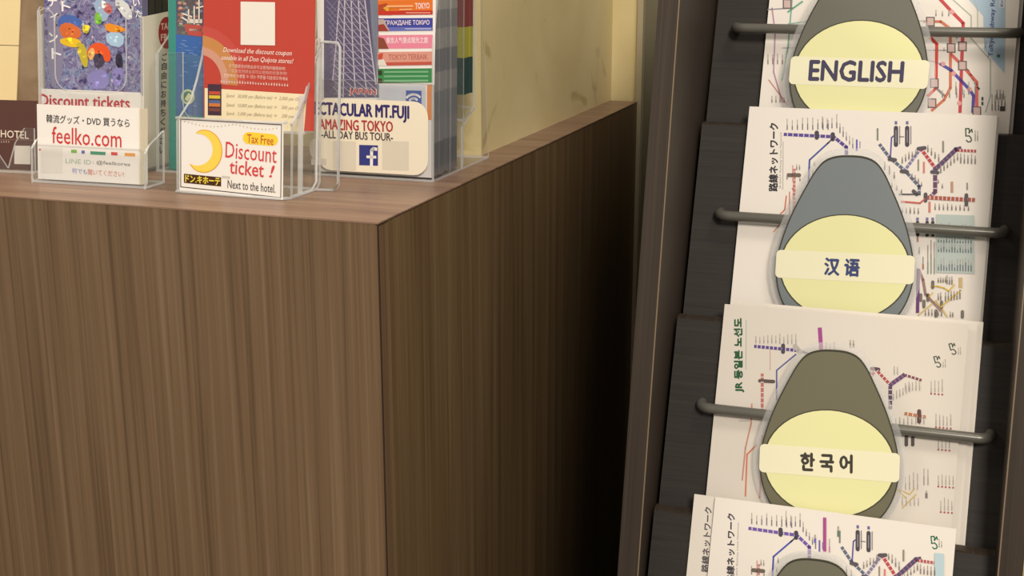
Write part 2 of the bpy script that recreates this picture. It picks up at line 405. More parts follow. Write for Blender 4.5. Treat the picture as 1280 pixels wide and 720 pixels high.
def jr_map(pr, full=True, grey=1.0, blue='#4d56a0', vio='#5b4a94'):
    """rail network diagram, drawn once in the measure of the second leaflet"""
    DK, BR, NV, RD = '#5d6272', '#8a4a48', '#545074', '#b8494a'
    # violet line across the upper left, its stations and names
    pr.bars(984, 162, 9, 6.4, 15, '#7d7780'); pr.bars(1028, 160, 4, 6, 18, '#7d7780'); pr.bars(1050, 166, 5, 4, 13, '#7d7780', slope=1.2)
    route(pr, [(981, 168), (1042, 171), (1058, 184), (1058, 204)], 4.2, vio, 6.2)
    for q in ((1021, 169), (1041, 171)): pr.pill((q[0], q[1] - 3), (q[0], q[1] + 3), 5.5, '#4a4652')
    pr.line([(1041, 173), (1034, 180)], 2, '#55525e')
    route(pr, [(1036, 178), (1012, 200), (1010, 240)], 2.2, blue)
    pr.bars(1018, 207, 1, 4, 6); pr.bars(1016, 218, 1, 4, 6); pr.bars(1015, 232, 1, 4, 5)
    pr.line([(1071, 188), (1071, 175)], 2.2, '#6a62b4'); pr.line([(1075, 185), (1075, 177)], 1.2, '#8f88a8')
    # left: cross shaped interchange on a red stem
    route(pr, [(993, 212), (992, 300)], 3.4, '#c07a72', 5)
    pr.pill((986, 219), (999, 219), 5, '#6e6258'); pr.bars(984, 224, 1, 3, 10); pr.bars(996, 212, 2, 3.5, 7)
    pr.bars(1000, 226, 1, 3, 7); pr.bars(999, 300, 1, 3, 16); pr.ellipse(991, 236, 1.2, 1.2, '#b85a5a'); pr.line([(991, 226), (991, 207)], 1.4, '#c79a94')
    route(pr, [(983, 245), (981, 262), (975, 268)], 1.6, '#c8705e'); pr.line([(967, 290), (975, 280), (987, 279), (987, 240)], 1.4, '#c9806c')
    # bullet train capsules top right of the middle
    for x in (1120, 1134):
        pr.pill((x, 160), (x, 181), 5.4, '#4b4750'); pr.line([(x + 4.6, 158), (x + 4.6, 180)], 1.4, '#8c8791'); pr.rect(x - 1.6, 151.5, x + 1.6, 155.5, '#6d69a0')
        pr.up(); pr.line([(x, 163), (x, 178)], 1.1, '#97929c'); pr.up(-.00006)
    pr.line([(1124, 171), (1130, 171)], 1, '#4b4750')
    pr.line([(1117, 170), (1114.5, 172), (1113, 197)], 1.8, '#5c52a0')
    pr.line([(1097, 175), (1097, 161)], 2.2, '#7d8279')
    # main lines
    route(pr, [(1100, 181), (1112, 197), (1131, 213), (1149, 233), (1149, 243)], 4, '#5f6b80', 6)
    route(pr, [(1131, 213), (1150, 187)], 4, '#7f7ba0', 5)
    route(pr, [(1152, 187), (1169, 210)], 4.2, RD, 5.5)
    route(pr, [(1169, 212), (1195, 187), (1200, 186)], 6, NV, 6, '#a86070')
    route(pr, [(1198, 188), (1219, 189)], 3.8, '#b0524e', 4)
    route(pr, [(1169, 214), (1169, 240), (1162, 247)], 5, '#6b4a66', 7)
    route(pr, [(1160, 247), (1217, 250)], 5.2, '#a85a4a', 5)
    route(pr, [(1127, 252), (1150, 254), (1156, 249)], 2.2, '#c8645c'); pr.line([(1124, 243), (1150, 243)], 1.8, '#56525c')
    for a, b in (((1148, 186), (1156, 185)), ((1127, 214), (1134, 215)), ((1165, 215), (1172, 216)), ((1112, 199), (1119, 200)), ((1157, 243), (1157, 251)), ((1208, 244), (1208, 256)), ((1142, 239), (1146, 243))):
        pr.pill(a, b, 4.6, '#58545c')
    for x0, y0, n, st, ln, sl in ((1128, 204, 5, 4.2, 9, -.6), (1160, 190, 4, 4.5, 11, .9), (1176, 216, 6, 4.2, 9, -.75), (1201, 204, 5, 4.5, 12, .05), (1140, 222, 4, 4, 7, .9),
                                  (1169, 262, 9, 5.2, 8, .03), (1128, 266, 5, 5, 7, .05), (1173, 229, 2, 5, 5, 1.2), (1106, 212, 3, 6, 10, .9), (1115, 234, 3, 6, 6, .6)):
        pr.bars(x0, y0, n, st, ln, '#857e7c', 1.6, slope=sl)
    pr.line([(1155, 216), (1155, 203)], 2.2, '#d08078'); pr.line([(1148, 213), (1148, 200)], 1.8, '#918a80'); pr.line([(1179, 190), (1179, 177)], 2.2, '#8f8a80')
    pr.line([(1190, 240), (1190, 228)], 3, '#b7957c'); pr.line([(1209, 237), (1209, 229)], 1.8, '#938c86'); pr.line([(1162, 265), (1162, 253)], 2.6, '#cc7d74')
    if not full: return
    # timetable panel and lower right local lines
    pr.rect(1170, 268, 1218, 341, '#b5c2c0', .03); pr.up()
    for row, (yy, ln) in enumerate(((289, 11), (303, 9), (315, 12), (338, 18))):
        pr.bars(1173, yy, 13, 3.4, ln, '#69757a', 1.5, slope=.03, jit=.6)
    for x in (1147, 1159, 1166):
        pr.pill((x, 278), (x, 294), 4.2, '#4a474e'); pr.rect(x - 1.6, 272, x + 1.6, 275.5, '#7b76a6')
    pr.bars(1147, 302, 1, 4, 8, '#a86a62', 2.4); pr.bars(1149, 317, 1, 4, 9, '#8b8581', 2); pr.bars(1154, 336, 1, 4, 18, '#b0786a', 2); pr.bars(1160, 342, 3, 4, 42, '#94a097', 1.6)
    route(pr, [(1148, 337), (1147, 390)], 4, '#6d3f78', 0); route(pr, [(1149, 338), (1154, 350), (1157, 368), (1176, 388)], 3.2, '#9a7d78', 0)
    pr.line([(1164, 358), (1172, 358), (1180, 360), (1186, 364), (1193, 356)], 2, '#d3b45a'); pr.line([(1201, 363), (1176, 384)], 2, '#d3b45a'); pr.line([(1160, 372), (1166, 366)], 1.6, '#d3b45a')
    pr.line([(1148, 394), (1170, 376), (1176, 384), (1184, 396)], 2, '#cdb97c')
    for q in ((1166, 356), (1151, 372), (1160, 372), (1155, 380), (1177, 381), (1170, 392), (1203, 393)): pr.pill((q[0], q[1] - 3.4), (q[0], q[1] + 3.4), 4, '#75706c')
    for x0, y0, n, st, ln, sl in ((1173, 353, 4, 3, 7, 0), (1184, 355, 3, 3, 12, .1), (1173, 375, 2, 3, 12, 0), (1182, 377, 6, 3.6, 14, -.2), (1157, 394, 6, 4, 8, .05), (1188, 396, 2, 3, 8, 0)):
        pr.bars(x0, y0, n, st, ln, '#8a8278', 1.6, slope=sl)
    pr.rect(1198.5, 347, 1203, 360, '#c9b182')

def leaflet(name, pl, uv, label, mat=PAPER, thick=.0012, nu=1, nv=1, group='network map leaflets in the rack'):
    return tag(sheet(name, pl, uv, thick, mat, nu, nv), label, 'leaflet', group)

# tier two: three leaflets one behind the other
w2, h2 = PL2.uv(1249, 141)[0], .197
leaflet('map_leaflet', PL2.off(-.0044), (-.0008, .002, w2 - .0006, h2), 'rearmost of three white map leaflets behind the tag with two Chinese characters', PAPER2, .0014)
leaflet('map_leaflet', PL2.off(-.0022), (-.0004, .0008, w2 + .0007, h2), 'middle one of three white map leaflets behind the tag with two Chinese characters', PAPER2, .0014)
lf2 = leaflet('map_leaflet', PL2.off(0), (0, 0, w2 - .0012, h2), 'front white rail map leaflet with dark Japanese title behind the tag with two Chinese characters', PAPER, .0016)
pr = Print(PL2); jr_map(pr); pr.build('map_print', lf2)
pr = Print(PL2); pr.text('路線ネットワーク', (966.5, 239), (967.5, 154), 11, '#3c3a40', .045); pr.text('JR EAST Railway Lines Network', (975.5, 236), (976.5, 165), 3, '#8a8a82'); pr.line([(978.6, 237), (979, 177)], .6, '#8a8580')
pr.build('title_text', lf2)
pr = Print(PL2); jr_logo(pr, 1211, 169, 8.6, '#4c5f50'); pr.bars(1219, 176, 2, 3, 14, '#9a968f', 1.5); pr.build('logo', lf2)

# tier one: subway map in front of a second leaflet
PL1 = lean_plane(TIERS[0]['Y'], TIERS[0]['z']); u1, _ = PL1.uv(956, 60); PL1.O = PL1.p(u1, 0)
w1 = PL1.uv(1268, 80)[0]
lf1b = leaflet('map_leaflet', PL1.off(-.003), (.0006, .002, w1 + .0032, .198), 'leaflet peeping out behind the subway map in the top pocket', PAPER2, .0016)
lf1 = leaflet('map_leaflet', PL1, (0, 0, w1, .198), 'subway route map leaflet with a pale blue corner behind the ENGLISH tag', PAPER, .0022)
pr = Print(PL1)
pr.poly([(1185, -30), (1220, 10), (1229, 20), (1230, 62), (1256, 92), (1257, -30)], '#a9c1d6'); pr.up()
pr.rect(1249, -4, 1256, 10, '#c8d3de')
for pts, c, wv in (([(1165, -12), (1190, 15), (1204, 29), (1203, 55), (1200, 140)], '#c04a52', 4.2), ([(1155, 27), (1176, 27), (1188, 36), (1188, 110), (1180, 125), (1165, 138)], '#c9785c', 3.6),
                   ([(1163, 47), (1171, 55), (1170, 110), (1160, 120)], '#cf4a44', 4), ([(1176, 80), (1189, 88), (1212, 112), (1217, 120), (1216, 140)], '#5a52a6', 4),
                   ([(1189, 68), (1203, 82), (1221, 103), (1221, 140)], '#d66a62', 4), ([(1186, -5), (1214, 20), (1214, 48), (1238, 75), (1238, 120), (1232, 140)], '#aab3ac', 1.6),
                   ([(1215, -10), (1222, 14), (1222, 45)], '#b4b9b0', 1.4), ([(1168, 108), (1181, 120)], '#8d8a88', 3),
                   ([(965, 10), (969, 40), (967, 90), (978, 128)], '#b48fa8', 1.8), ([(990, 0), (985, 60), (978, 100)], '#7fb0a0', 2), ([(961, 100), (985, 132)], '#c58b80', 1.5), ([(960, 12), (992, 10)], '#8c8c98', 1.5), ([(1003, 2), (985, 15)], '#71a58e', 2.5)):
    route(pr, pts, wv, c)
for pts, c, wv in (([(978, 60), (1010, 60), (1060, 90), (1110, 60), (1176, 80)], '#b9a8b4', 1.6), ([(985, 30), (1060, 20), (1163, 27)], '#8fb5a6', 1.6)): route(pr, pts, wv, c)
for k in range(7): pr.line([(1209 + 3.2 * k if k < 5 else 1228, 87 + 5.5 * k if k < 5 else 92 + 6 * k), (1211 + 3.2 * k if k < 5 else 1228, 89.5 + 5.5 * k if k < 5 else 95 + 6 * k)], 2.6, '#4c4a4a')
pr.up()
for x, y in ((1189, 60), (1203, 58), (1203, 82), (1165, 129), (1221, 139), (1163, 27), (1168, 104), (984, 5)):
    pr.rect(x - 5.5, y - 6, x + 5.5, y + 6, '#6a5f60', .02); pr.up(); pr.rect(x - 4, y - 4.6, x + 4, y + 4.6, '#c9b1ae', .02); pr.up(-.00006)
for x, y in ((1190, 15), (1199, 129), (1192, 92), (1212, 112), (1179, 80)): pr.ellipse(x, y, 3, 3, '#d9a0a0', 12)
for x0, y0, n, st, ln in ((1196, 48, 2, 18, 12), (1180, 64, 2, 9, 5), (1178, 122, 4, 9, 12), (1195, 118, 4, 8, 16), (1240, 138, 5, 4, 22), (961, 40, 6, 5, 10), (960, 80, 4, 6, 14), (965, 128, 6, 5, 8), (1170, 20, 3, 8, 8), (1232, 60, 2, 5, 12), (1246, 124, 3, 4, 14)):
    pr.bars(x0, y0, n, st, ln, '#8c8682', 1.5)
pr.rect(1250, 133, 1256, 139, '#4a4748'); pr.line([(1156, 63), (1186, 63)], .9, '#77716f')
pr.build('map_print', lf1)
pr = Print(PL1, .0003); pr.text('Tokyo Subway Route Map', (1239, 71), (1243, -36), 7.6, '#4a4a86', .012); pr.text('English', (1252.5, 8), (1253, -22), 3.6, '#54548c'); pr.ellipse(1248, 70, 2.2, 2.2, '#4d7a5c', 12); pr.build('title_text', lf1)

# tier three: the Korean leaflet curls forward at its right edge over a second one
def curl(u, v):
    a = max(0.0, (u - .172) / .036); b = max(0.0, 1 - v / .16); return .0022 * a * a * b + .0012 * math.sin(min(1, max(0, u / .2)) * math.pi)
PL3 = lean_plane(TIERS[2]['Y'], TIERS[2]['z']); u3, v3 = PL3.uv(906, 380); PL3.O = PL3.p(u3, v3)
b3 = Plane(PL3.O, PL3.U, PL3.V, curl)
w3 = PL3.uv(1229, 403)[0]
PL3b = PL3.off(-.0042); q = PL3b.uv(916, 376)
leaflet('map_leaflet', PL3.off(-.0044), (q[0], q[1], w3 + .0004, .196), 'white map leaflet showing above and right of the one with a green Korean title', PAPER2, .0014)
lf3m = leaflet('map_leaflet', PL3.off(-.0026), (q[0] + .03, q[1] + .0022, w3 - .0042, .196), 'map leaflet with a small rail logo tucked behind the curled Korean leaflet', PAPER2, .0012)
lf3 = leaflet('map_leaflet', b3, (0, 0, w3 - .011, .196), 'rail map leaflet with a green Korean title and a curled right edge', M('#d6d0c8', .6), .001, 24, 8)  # greyer paper colour stands in for the weaker light on this leaflet
jr3 = Plane(b3.O, b3.U, b3.V, curl)
pr = Print(jr3, .00016, lambda x, y: (lambda q: (q[0], q[1]))(PL3.uv(x, y)))
vio = '#5a4a8a'
pr.bars(945, 429, 6, 5, 10, '#a09a98', 1.3); pr.bars(975, 430, 5, 5, 13, '#a09a98', 1.3)
route(pr, [(944, 433), (995, 438)], 4, vio, 5); pr.pill((979, 432), (979, 440), 5, '#4f4a58'); pr.pill((994, 433), (1000, 440), 6, '#b0aca8'); route(pr, [(998, 438), (1040, 452), (1088, 466)], 3, '#7a7690')
route(pr, [(995, 443), (971, 463), (971, 500)], 1.8, '#5b5f9c'); route(pr, [(953, 468), (953, 520)], 3.6, '#b8716c', 6); pr.pill((950, 476), (967, 477), 4.4, '#5f524e')
pr.line([(963, 462), (963, 438)], 1, '#c9a49c'); route(pr, [(940, 505), (939, 530), (932, 560), (928, 600)], 1.8, '#c48a7c'); pr.bars(924, 516, 3, 5, 20, '#b0aaa6', 1.2, False)
pr.line([(932, 620), (934, 568), (946, 556)], 1.8, '#c9775a'); pr.line([(953, 545), (950, 622)], 2.4, '#b8716c')
route(pr, [(1025, 411), (1027, 444)], 5, '#a04a90')
pr.bars(1033, 440, 3, 5, 14, '#aaa49f', 1.3); pr.bars(1063, 434, 2, 4, 10, '#8c877f', 2)
for k, (yy, xx, n) in enumerate(((492, 1164, 4), (534, 1170, 5), (562, 1173, 4), (608, 1173, 5), (640, 1176, 4))):
    pr.bars(xx, yy - 2, n, 4.6, 16, '#a49e9a', 1.2)
    for j in range(n): pr.ellipse(xx + 4.6 * j, yy + .4 * j, 1.3, 1.3, '#a35a5e', 10)
pr.bars(1155, 606, 2, 5, 26, '#9c9691', 1.4); pr.bars(1158, 622, 1, 4, 8, '#77716c', 3); pr.bars(1132, 612, 4, 5, 22, '#a59f97', 1.2); pr.bars(1128, 632, 5, 5, 12, '#a59f97', 1.2)
for pts in ([(1125, 612), (1137, 618), (1143, 611)], [(1128, 635), (1145, 618)], [(1120, 610), (1132, 622)]): pr.line(pts, 1.6, '#c9b06a')
route(pr, [(1088, 472), (1095, 462), (1113, 481)], 3.6, '#ad5150', 5); pr.pill((1090, 461), (1098, 462), 5, '#5e4550')
route(pr, [(1113, 481), (1130, 469)], 5.4, '#5a4a76', 5, '#a86a78'); route(pr, [(1132, 469), (1151, 475)], 3.2, '#7d4a50', 4)
route(pr, [(1113, 484), (1113, 510)], 4.6, '#584a60', 6); route(pr, [(1132, 517), (1156, 521)], 4, '#b0764f', 5); pr.pill((1149, 514), (1149, 527), 5, '#5d4444')
pr.bars(1117, 500, 6, 4, 10, '#a8a29e', 1.2, slope=-.5); pr.bars(1132, 488, 5, 4.4, 12, '#a8a29e', 1.2); pr.bars(1120, 530, 8, 5, 10, '#a8a29e', 1.2); pr.bars(1118, 468, 2, 4, 12, '#a8a29e', 1.2)
for x in (1133, 1141): pr.pill((x, 538), (x, 556), 4.2, '#55514f')
pr.build('map_print', lf3)
pr = Print(jr3, .00016, PL3.uv); pr.text('JR 동일본 노선도', (924, 490), (923.5, 398), 12, '#2b5a3c', .05); pr.line([(932.5, 462), (933, 400)], .7, '#9fb0a2'); pr.build('title_text', lf3)
pr = Print(jr3, .00016, PL3.uv); jr_logo(pr, 1172, 452, 7.2, '#4a5a4e', -.25); pr.bars(1179, 459, 2, 2.6, 10, '#a8a39b', 1.2); pr.build('logo', lf3)
pr = Print(jr3, .00016, PL3.uv); jr_logo(pr, 1191, 436, 7.2, '#4a5a4e', -.25); pr.bars(1198, 443, 2, 2.6, 10, '#a8a39b', 1.2); pr.build('logo', lf3)

# tier four: two Japanese leaflets, the front one shifted right
PL4 = lean_plane(TIERS[3]['Y'], TIERS[3]['z']); u4, v4 = PL4.uv(894, 621); PL4.O = PL4.p(u4, v4)
PL4b = PL4.off(-.0030); q0 = PL4b.uv(868, 617.5); q1 = PL4b.uv(1160, 650)
lf4b = leaflet('map_leaflet', PL4b, (q0[0], q0[1], q1[0], .165), 'pale leaflet whose Japanese title shows left of the lowest front leaflet', PAPER2, .0018)
w4 = PL4.uv(1196, 656)[0]
lf4 = leaflet('map_leaflet', PL4, (0, 0, w4, .165), 'lowest front rail map leaflet with a Japanese title and violet lines', PAPER, .0024)
k4 = w4 / (w2 - .0012)
pr = Print(PL4, .00012, lambda x, y: tuple(k4 * c for c in T2(x, y))); jr_map(pr, False, blue='#4a52ae', vio='#6f58a8')
pr.T = PL4.uv; pr.line([(1031, 648), (1031, 688)], 4, '#a4508e'); pr.bars(1037, 690, 1, 4, 22, '#c07a9c', 1.4); pr.bars(1048, 670, 1, 4, 12, '#5d8274', 2.6); pr.bars(1019, 678, 1, 4, 12, '#6a68b0', 2.6)
pr.rect(1168, 691, 1180, 722, '#b4cdd6', .08)
pr.build('map_print', lf4)
pr = Print(PL4); pr.text('路線ネットワーク', (913, 729), (914, 642), 9.5, '#46424a', .045); pr.text('JR EAST Railway Lines Network', (921, 729), (923, 653), 2.6, '#8a8a90'); pr.build('title_text', lf4)
pr = Print(PL4b); pr.text('路線ネットワーク', (881, 715), (885.5, 634), 9, '#5a565c', .04); pr.text('JR EAST Railway', (888, 714), (891.5, 660), 2.6, '#9a9a9a'); pr.build('title_text', lf4b)
pr = Print(PL4); jr_logo(pr, 1168, 678, 8, '#2d7458', -.08); pr.bars(1174, 684, 2, 3, 11, '#9aa39b', 1.4); pr.build('logo', lf4)

# ================================================================== language tags on the bars
EGG = [(0, -147), (18, -146), (33, -140), (44, -126), (54, -106), (63, -87), (72, -66), (80, -42), (86, -18), (88.5, 4), (86, 26), (79, 48), (66, 68), (47, 82), (24, 89), (0, 91)]
def language_tag(bar, cx, cy, half, rot, words, wa, wb, wh, inkc, bodyc, label, sheen=None, bold=.045):
    Y = BARS[bar][2]; A = atY(*BARS[bar][0], Y)
    a_ = math.radians(15); pl = Plane((0, Y, A.z), (1, 0, 0), (0, -math.sin(a_), -math.cos(a_))); pl.O = pl.O + pl.N * .0066
    c = pl.uv(cx, cy); pl.O = pl.p(*c); e = pl.uv(cx + half, cy + half * .05); k = math.hypot(*e) / 88.5
    U = pl.U * math.cos(rot) - pl.V * math.sin(rot); D = pl.V * math.cos(rot) + pl.U * math.sin(rot)
    pt = Plane(pl.O, U, D)
    full = [(x * k, y * k) for x, y in EGG] + [(-x * k, y * k) for x, y in EGG[-2:0:-1]]
    # smooth the outline
    def smooth(P):
        out = []
        for i in range(len(P)):
            a, b = V(P[i]).to_2d(), V(P[(i + 1) % len(P)]).to_2d(); out += [tuple(a * .75 + b * .25), tuple(a * .25 + b * .75)]
        return out
    full = smooth(smooth(full))
    body = MB(); cut(body, pt, full, .0012, M(bodyc, .42, .35, 0, .25))
    o = tag(body.build('language_tag', None), label, 'sign', None)
    n = 48
    rim = Print(pt, .0001)
    N_ = len(full)
    for i in range(N_):                                    # printed dark outline
        a, b = V(full[i]).to_2d(), V(full[(i + 1) % N_]).to_2d(); s = 1 - 1.6 / 88
        rim.polyuv([tuple(a), tuple(b), tuple(b * s), tuple(a * s)], '#3d3d33')
    rim.build('outline', o)
    pn = Print(pt, .0001)
    el = lambda rx, ry, cy_: [(rx * k * math.cos(2 * math.pi * j / n), (cy_ + ry * math.sin(2 * math.pi * j / n)) * k) for j in range(n)]
    pn.polyuv(el(83.5, 70, 0.5), '#45453a'); pn.up(); pn.polyuv(el(81.5, 68.5, .5), '#e3e3ae'); pn.build('pale_oval', o)
    bn = Print(pt, .0003); bn.polyuv(rounded(-88 * k, -19 * k, 88 * k, 18 * k, 6 * k), '#e9e7ca'); bn.build('banner', o)
    if words: tx = Print(pt, .0004, pt.uv); tx.text(words, wa, wb, wh, inkc, bold); tx.build('lettering', o)
    fl = MB(); s = 1 + 9 / 88
    cut(fl, pt.off(-.0013), [(u * s, v * (1 + 7 / 110)) for u, v in full], .0003, m_film); fl.build('laminate_film', o)
    return o
language_tag(0, 1072.5, 91, 88.5, math.radians(-.3), 'ENGLISH', (1012, 88), (1129, 90), 25, '#46435e', '#63635a', 'grey egg shaped tag whose cream banner reads ENGLISH', None, .04)
language_tag(1, 1055, 334, 88.5, math.radians(1.6), '汉 语', (1031, 333), (1074, 335), 21, '#3f4a78', '#727b80', 'grey egg shaped tag whose banner bears two Chinese characters')
language_tag(2, 1035.5, 579, 89.5, math.radians(2.8), '한 국 어', (1001, 577), (1065, 580), 22, '#403d38', '#6a6854', 'olive grey egg shaped tag whose banner bears three Korean syllables')
language_tag(3, 1012, 842, 90, math.radians(2), None, (975, 842), (1049, 846), 22, '#403d38', '#6c6b5c', 'grey tag at the bottom of the picture with only its rounded top showing')

# ================================================================== things on the counter
def side_plane(O): return Plane(O, (0, 1, 0), (0, 0, -1))          # faces +x, u runs backwards
T_ = .0022                                                          # acrylic thickness
def z_at(px, py, Y): return atY(px, py, Y).z

# --- small card holder with the white business cards
fa = math.radians(2.0)
P0 = V((-.767, .930, TOP)); pl = upright(P0, fa, math.radians(7))
w_ = .1165
root = empty('card_holder', P0 + V((.05, .02, 0)), 'small clear card holder at the counter edge holding the white cards', 'holder')
hz = pl.uv(115, 183)[1]
mb = MB(); cut(mb, pl, rounded(0, hz, w_, -.001, .005), T_, m_acr, m_acr_edge); mb.build('front_panel', root)
mb = MB(); bp = Plane(pl.p(0, -.0003, 0), pl.U, pl.B)
cut(mb, bp, rounded(0, 0, w_, .030, .003), T_, m_acr, m_acr_edge); mb.build('base', root)
sr = Plane(pl.p(w_, 0, 0), pl.B, pl.V); mb = MB(); cut(mb, sr, [(0, hz + .004), (.006, hz - .002), (.030, hz - .012), (.030, 0), (0, 0)], T_, m_acr, m_acr_edge); mb.build('side_panel', root)
sr = Plane(pl.p(T_, 0, 0), pl.B, pl.V); mb = MB(); cut(mb, sr, [(0, hz + .004), (.006, hz - .002), (.030, hz - .012), (.030, 0), (0, 0)], T_, m_acr, m_acr_edge); mb.build('side_panel', root)
cp = Plane(pl.p(.006, 0, -.0045), pl.U, pl.V)
c0 = cp.uv(46, 130); c1 = cp.uv(174, 231)
card = tag(sheet('business_card', cp, (c0[0], c0[1], c1[0], -.0035), .0005, CARDW), 'front white card with a red web address in the small clear holder', 'card')
tag(sheet('card_stack', cp.off(-.0008), (c0[0] + .001, c0[1] + .0004, c1[0] + .0006, -.0035), .012, M('#efe6cf', .6)), 'thick stack of cards behind the front white card with the red web address', 'cards', None, 'stuff')
pr = Print(cp)
pr.text('韓流グッズ・DVD 買うなら', (58, 148), (162, 154), 10.5, '#3a3638', .012)
pr.up(); pr.text('feelko.com', (65, 168.5), (152, 174), 21, '#cf3b3c', .004)
pr.build('lettering', card)
pr = Print(cp)
pr.rect(51, 184, 78, 216, '#e8e4de', .02); pr.ellipse(50, 187, 1.4, 1.4, '#d0585a', 10)
for x0, x1, yy, c in ((89, 96, 189, '#7ab648'), (102, 106, 190, '#5a62c0'), (113, 132, 191, '#3f9474'), (139, 147, 192, '#d8443c'), (156, 169, 193, '#e8a040')): pr.rect(x0, yy - 2, x1, yy + 2, c, .05)
pr.text('LINE ID', (82, 201), (114, 203), 5.6, '#9fb89a'); pr.text(': @feelkorea', (116, 203), (163, 206), 6, '#5c5648')
pr.text('何でも', (90, 213), (109, 215), 6.5, '#8a92cc', .01); pr.text('聞いてください!', (110, 215), (155, 218), 7, '#d98a80', .01)
pr.build('small_print', card)

# --- brown hotel card in a low holder, cut by the left frame edge
P0 = V((-.905, .957, TOP)); pl = upright(P0, math.radians(6), math.radians(7))
root = empty('card_holder', P0 + V((.05, .02, 0)), 'low clear holder at the left frame edge with the brown hotel cards', 'holder')
wr = pl.uv(43, 200)[0]
mb = MB(); tl = pl.uv(0, 183)[1]
cut(mb, pl, [(0, -.05), (.05, -.05), (wr - .028, tl + .02), (wr - .02, tl - .004), (wr - .010, -.042), (wr, -.042), (wr, -.001), (0, -.001)], T_, m_acr, m_acr_edge); mb.build('front_panel', root)
mb = MB(); cut(mb, Plane(pl.p(0, -.0003, 0), pl.U, pl.B), [(0, 0), (wr, 0), (wr, .03), (0, .03)], T_, m_acr, m_acr_edge); mb.build('base', root)
cp = Plane(pl.p(0, 0, -.005), pl.U, pl.V); c0 = cp.uv(44, 126)
card = tag(sheet('hotel_card', cp, (.012, c0[1], c0[0], -.003), .004, M('#5b3d38', .45)), 'dark brown card with pale HOTEL lettering at the left frame edge', 'card')
pr = Print(cp); pr.text('HOTEL', (1, 167), (36, 169), 9.5, '#e8dccb', .008); pr.bars(2, 178, 4, 3, 2, '#b59c8e', 1.2); pr.line([(0, 174.5), (44, 175)], .7, '#8a6a60'); pr.rect(18, 182, 38, 205, '#d9d4cc', .02); pr.build('lettering', card)

# --- tall clear holder with the white carton of photo brochures
P0 = V((-.818, 1.006, TOP)); pl = upright(P0, 0, math.radians(6.5))
root = empty('brochure_holder', P0 + V((.055, .03, 0)), 'tall clear holder with a scooped front around the white carton', 'holder')
L0 = pl.uv(43, 8); R0 = pl.uv(180, 30); wb = .1135
mb = MB(); vb = pl.uv(100, 113)[1]
lw, rw = pl.uv(68, 80)[0], pl.uv(157, 80)[0]
arc = lambda cx, cy, r, a0, a1: [(cx + r * math.cos(math.radians(a0 + (a1 - a0) * j / 5)), cy + r * math.sin(math.radians(a0 + (a1 - a0) * j / 5))) for j in range(6)]
prof = [(0, -.001), (0, L0[1] + .004)] + [(.003, L0[1])] + arc(lw - .01, L0[1] + .012, .010, -80, 0) + arc(lw + .014, vb - .014, .014, 180, 90) + arc(rw - .014, vb - .014, .014, 90, 0) + arc(rw + .01, L0[1] + .012, .010, 180, 260) + [(wb, L0[1] + .004), (wb, -.001)]
cut(mb, pl, prof, T_, m_acr, m_acr_edge); mb.build('front_panel', root)
mb = MB(); cut(mb, Plane(pl.p(0, -.0003, 0), pl.U, pl.B), [(0, 0), (wb, 0), (wb, .062), (0, .062)], T_, m_acr, m_acr_edge); mb.build('base', root)
mb = MB(); cut(mb, Plane(pl.q(T_, 0, T_), pl.B, pl.V), [(0, L0[1] + .004), (.05, L0[1] - .01), (.05, -.001), (0, -.001)], T_, m_acr, m_acr_edge); mb.build('side_panel', root)
root = empty('leaflet_carton', P0 + V((.055, .03, 0)), 'white carton with a red TAKE FREE disc on its side panel', 'box')
cw = .1125; ya = .0035; CTN = M('#dcd6c8', .7)
fp = Plane(pl.p(.001, -.003, -ya), pl.U, pl.V); mb = MB(); fh = fp.uv(110, 113)[1]
cut(mb, fp, [(0, fh), (cw - .004, fh), (cw - .001, fh + .004), (cw, 0), (0, 0)], .0012, CARDW); fpo = mb.build('front_panel', root)
pr = Print(fp); pr.text('Discount tickets', (50, 125), (162, 129), 15, '#c23a46', .03); pr.build('lettering', fpo)
sp = Plane(fp.q(cw, 0, .0012), fp.B, fp.V); mb = MB(); s0 = sp.uv(180, 21); s1 = sp.uv(215, 13)
DEP = .052
cut(mb, sp, [(0, s0[1]), (DEP, s1[1]), (DEP, 0), (0, 0)], .0012, CTN); spo = mb.build('side_panel', root)
pr = Print(sp); pr.ellipse(208, 41, 10, 20, '#9c2f34'); pr.up(); pr.text('TAKE', (201, 33.5), (217, 31.5), 8, '#d9b9ae', .03); pr.text('FREE', (201, 47), (217, 44.5), 8, '#d9b9ae', .03); pr.build('badge', spo)
pr = Print(sp)
for j, ch in enumerate('ご自由にお持ちください'): yy = 71 + 11.6 * j; pr.text(ch, (202.5 - .32 * j, yy + .6), (208.5 - .32 * j, yy - .3), 9, '#2c2a28', .04)
pr.build('lettering', spo)
mb = MB(); cut(mb, Plane(fp.q(0, 0, .0012), fp.B, fp.V), [(0, s0[1]), (DEP, s1[1]), (DEP, 0), (0, 0)], .0012, CTN); mb.build('side_panel', root)
mb = MB(); cut(mb, Plane(fp.q(0, 0, DEP), fp.U, fp.V), [(0, s1[1]), (cw, s1[1]), (cw, 0), (0, 0)], .0012, CTN); mb.build('back_panel', root)
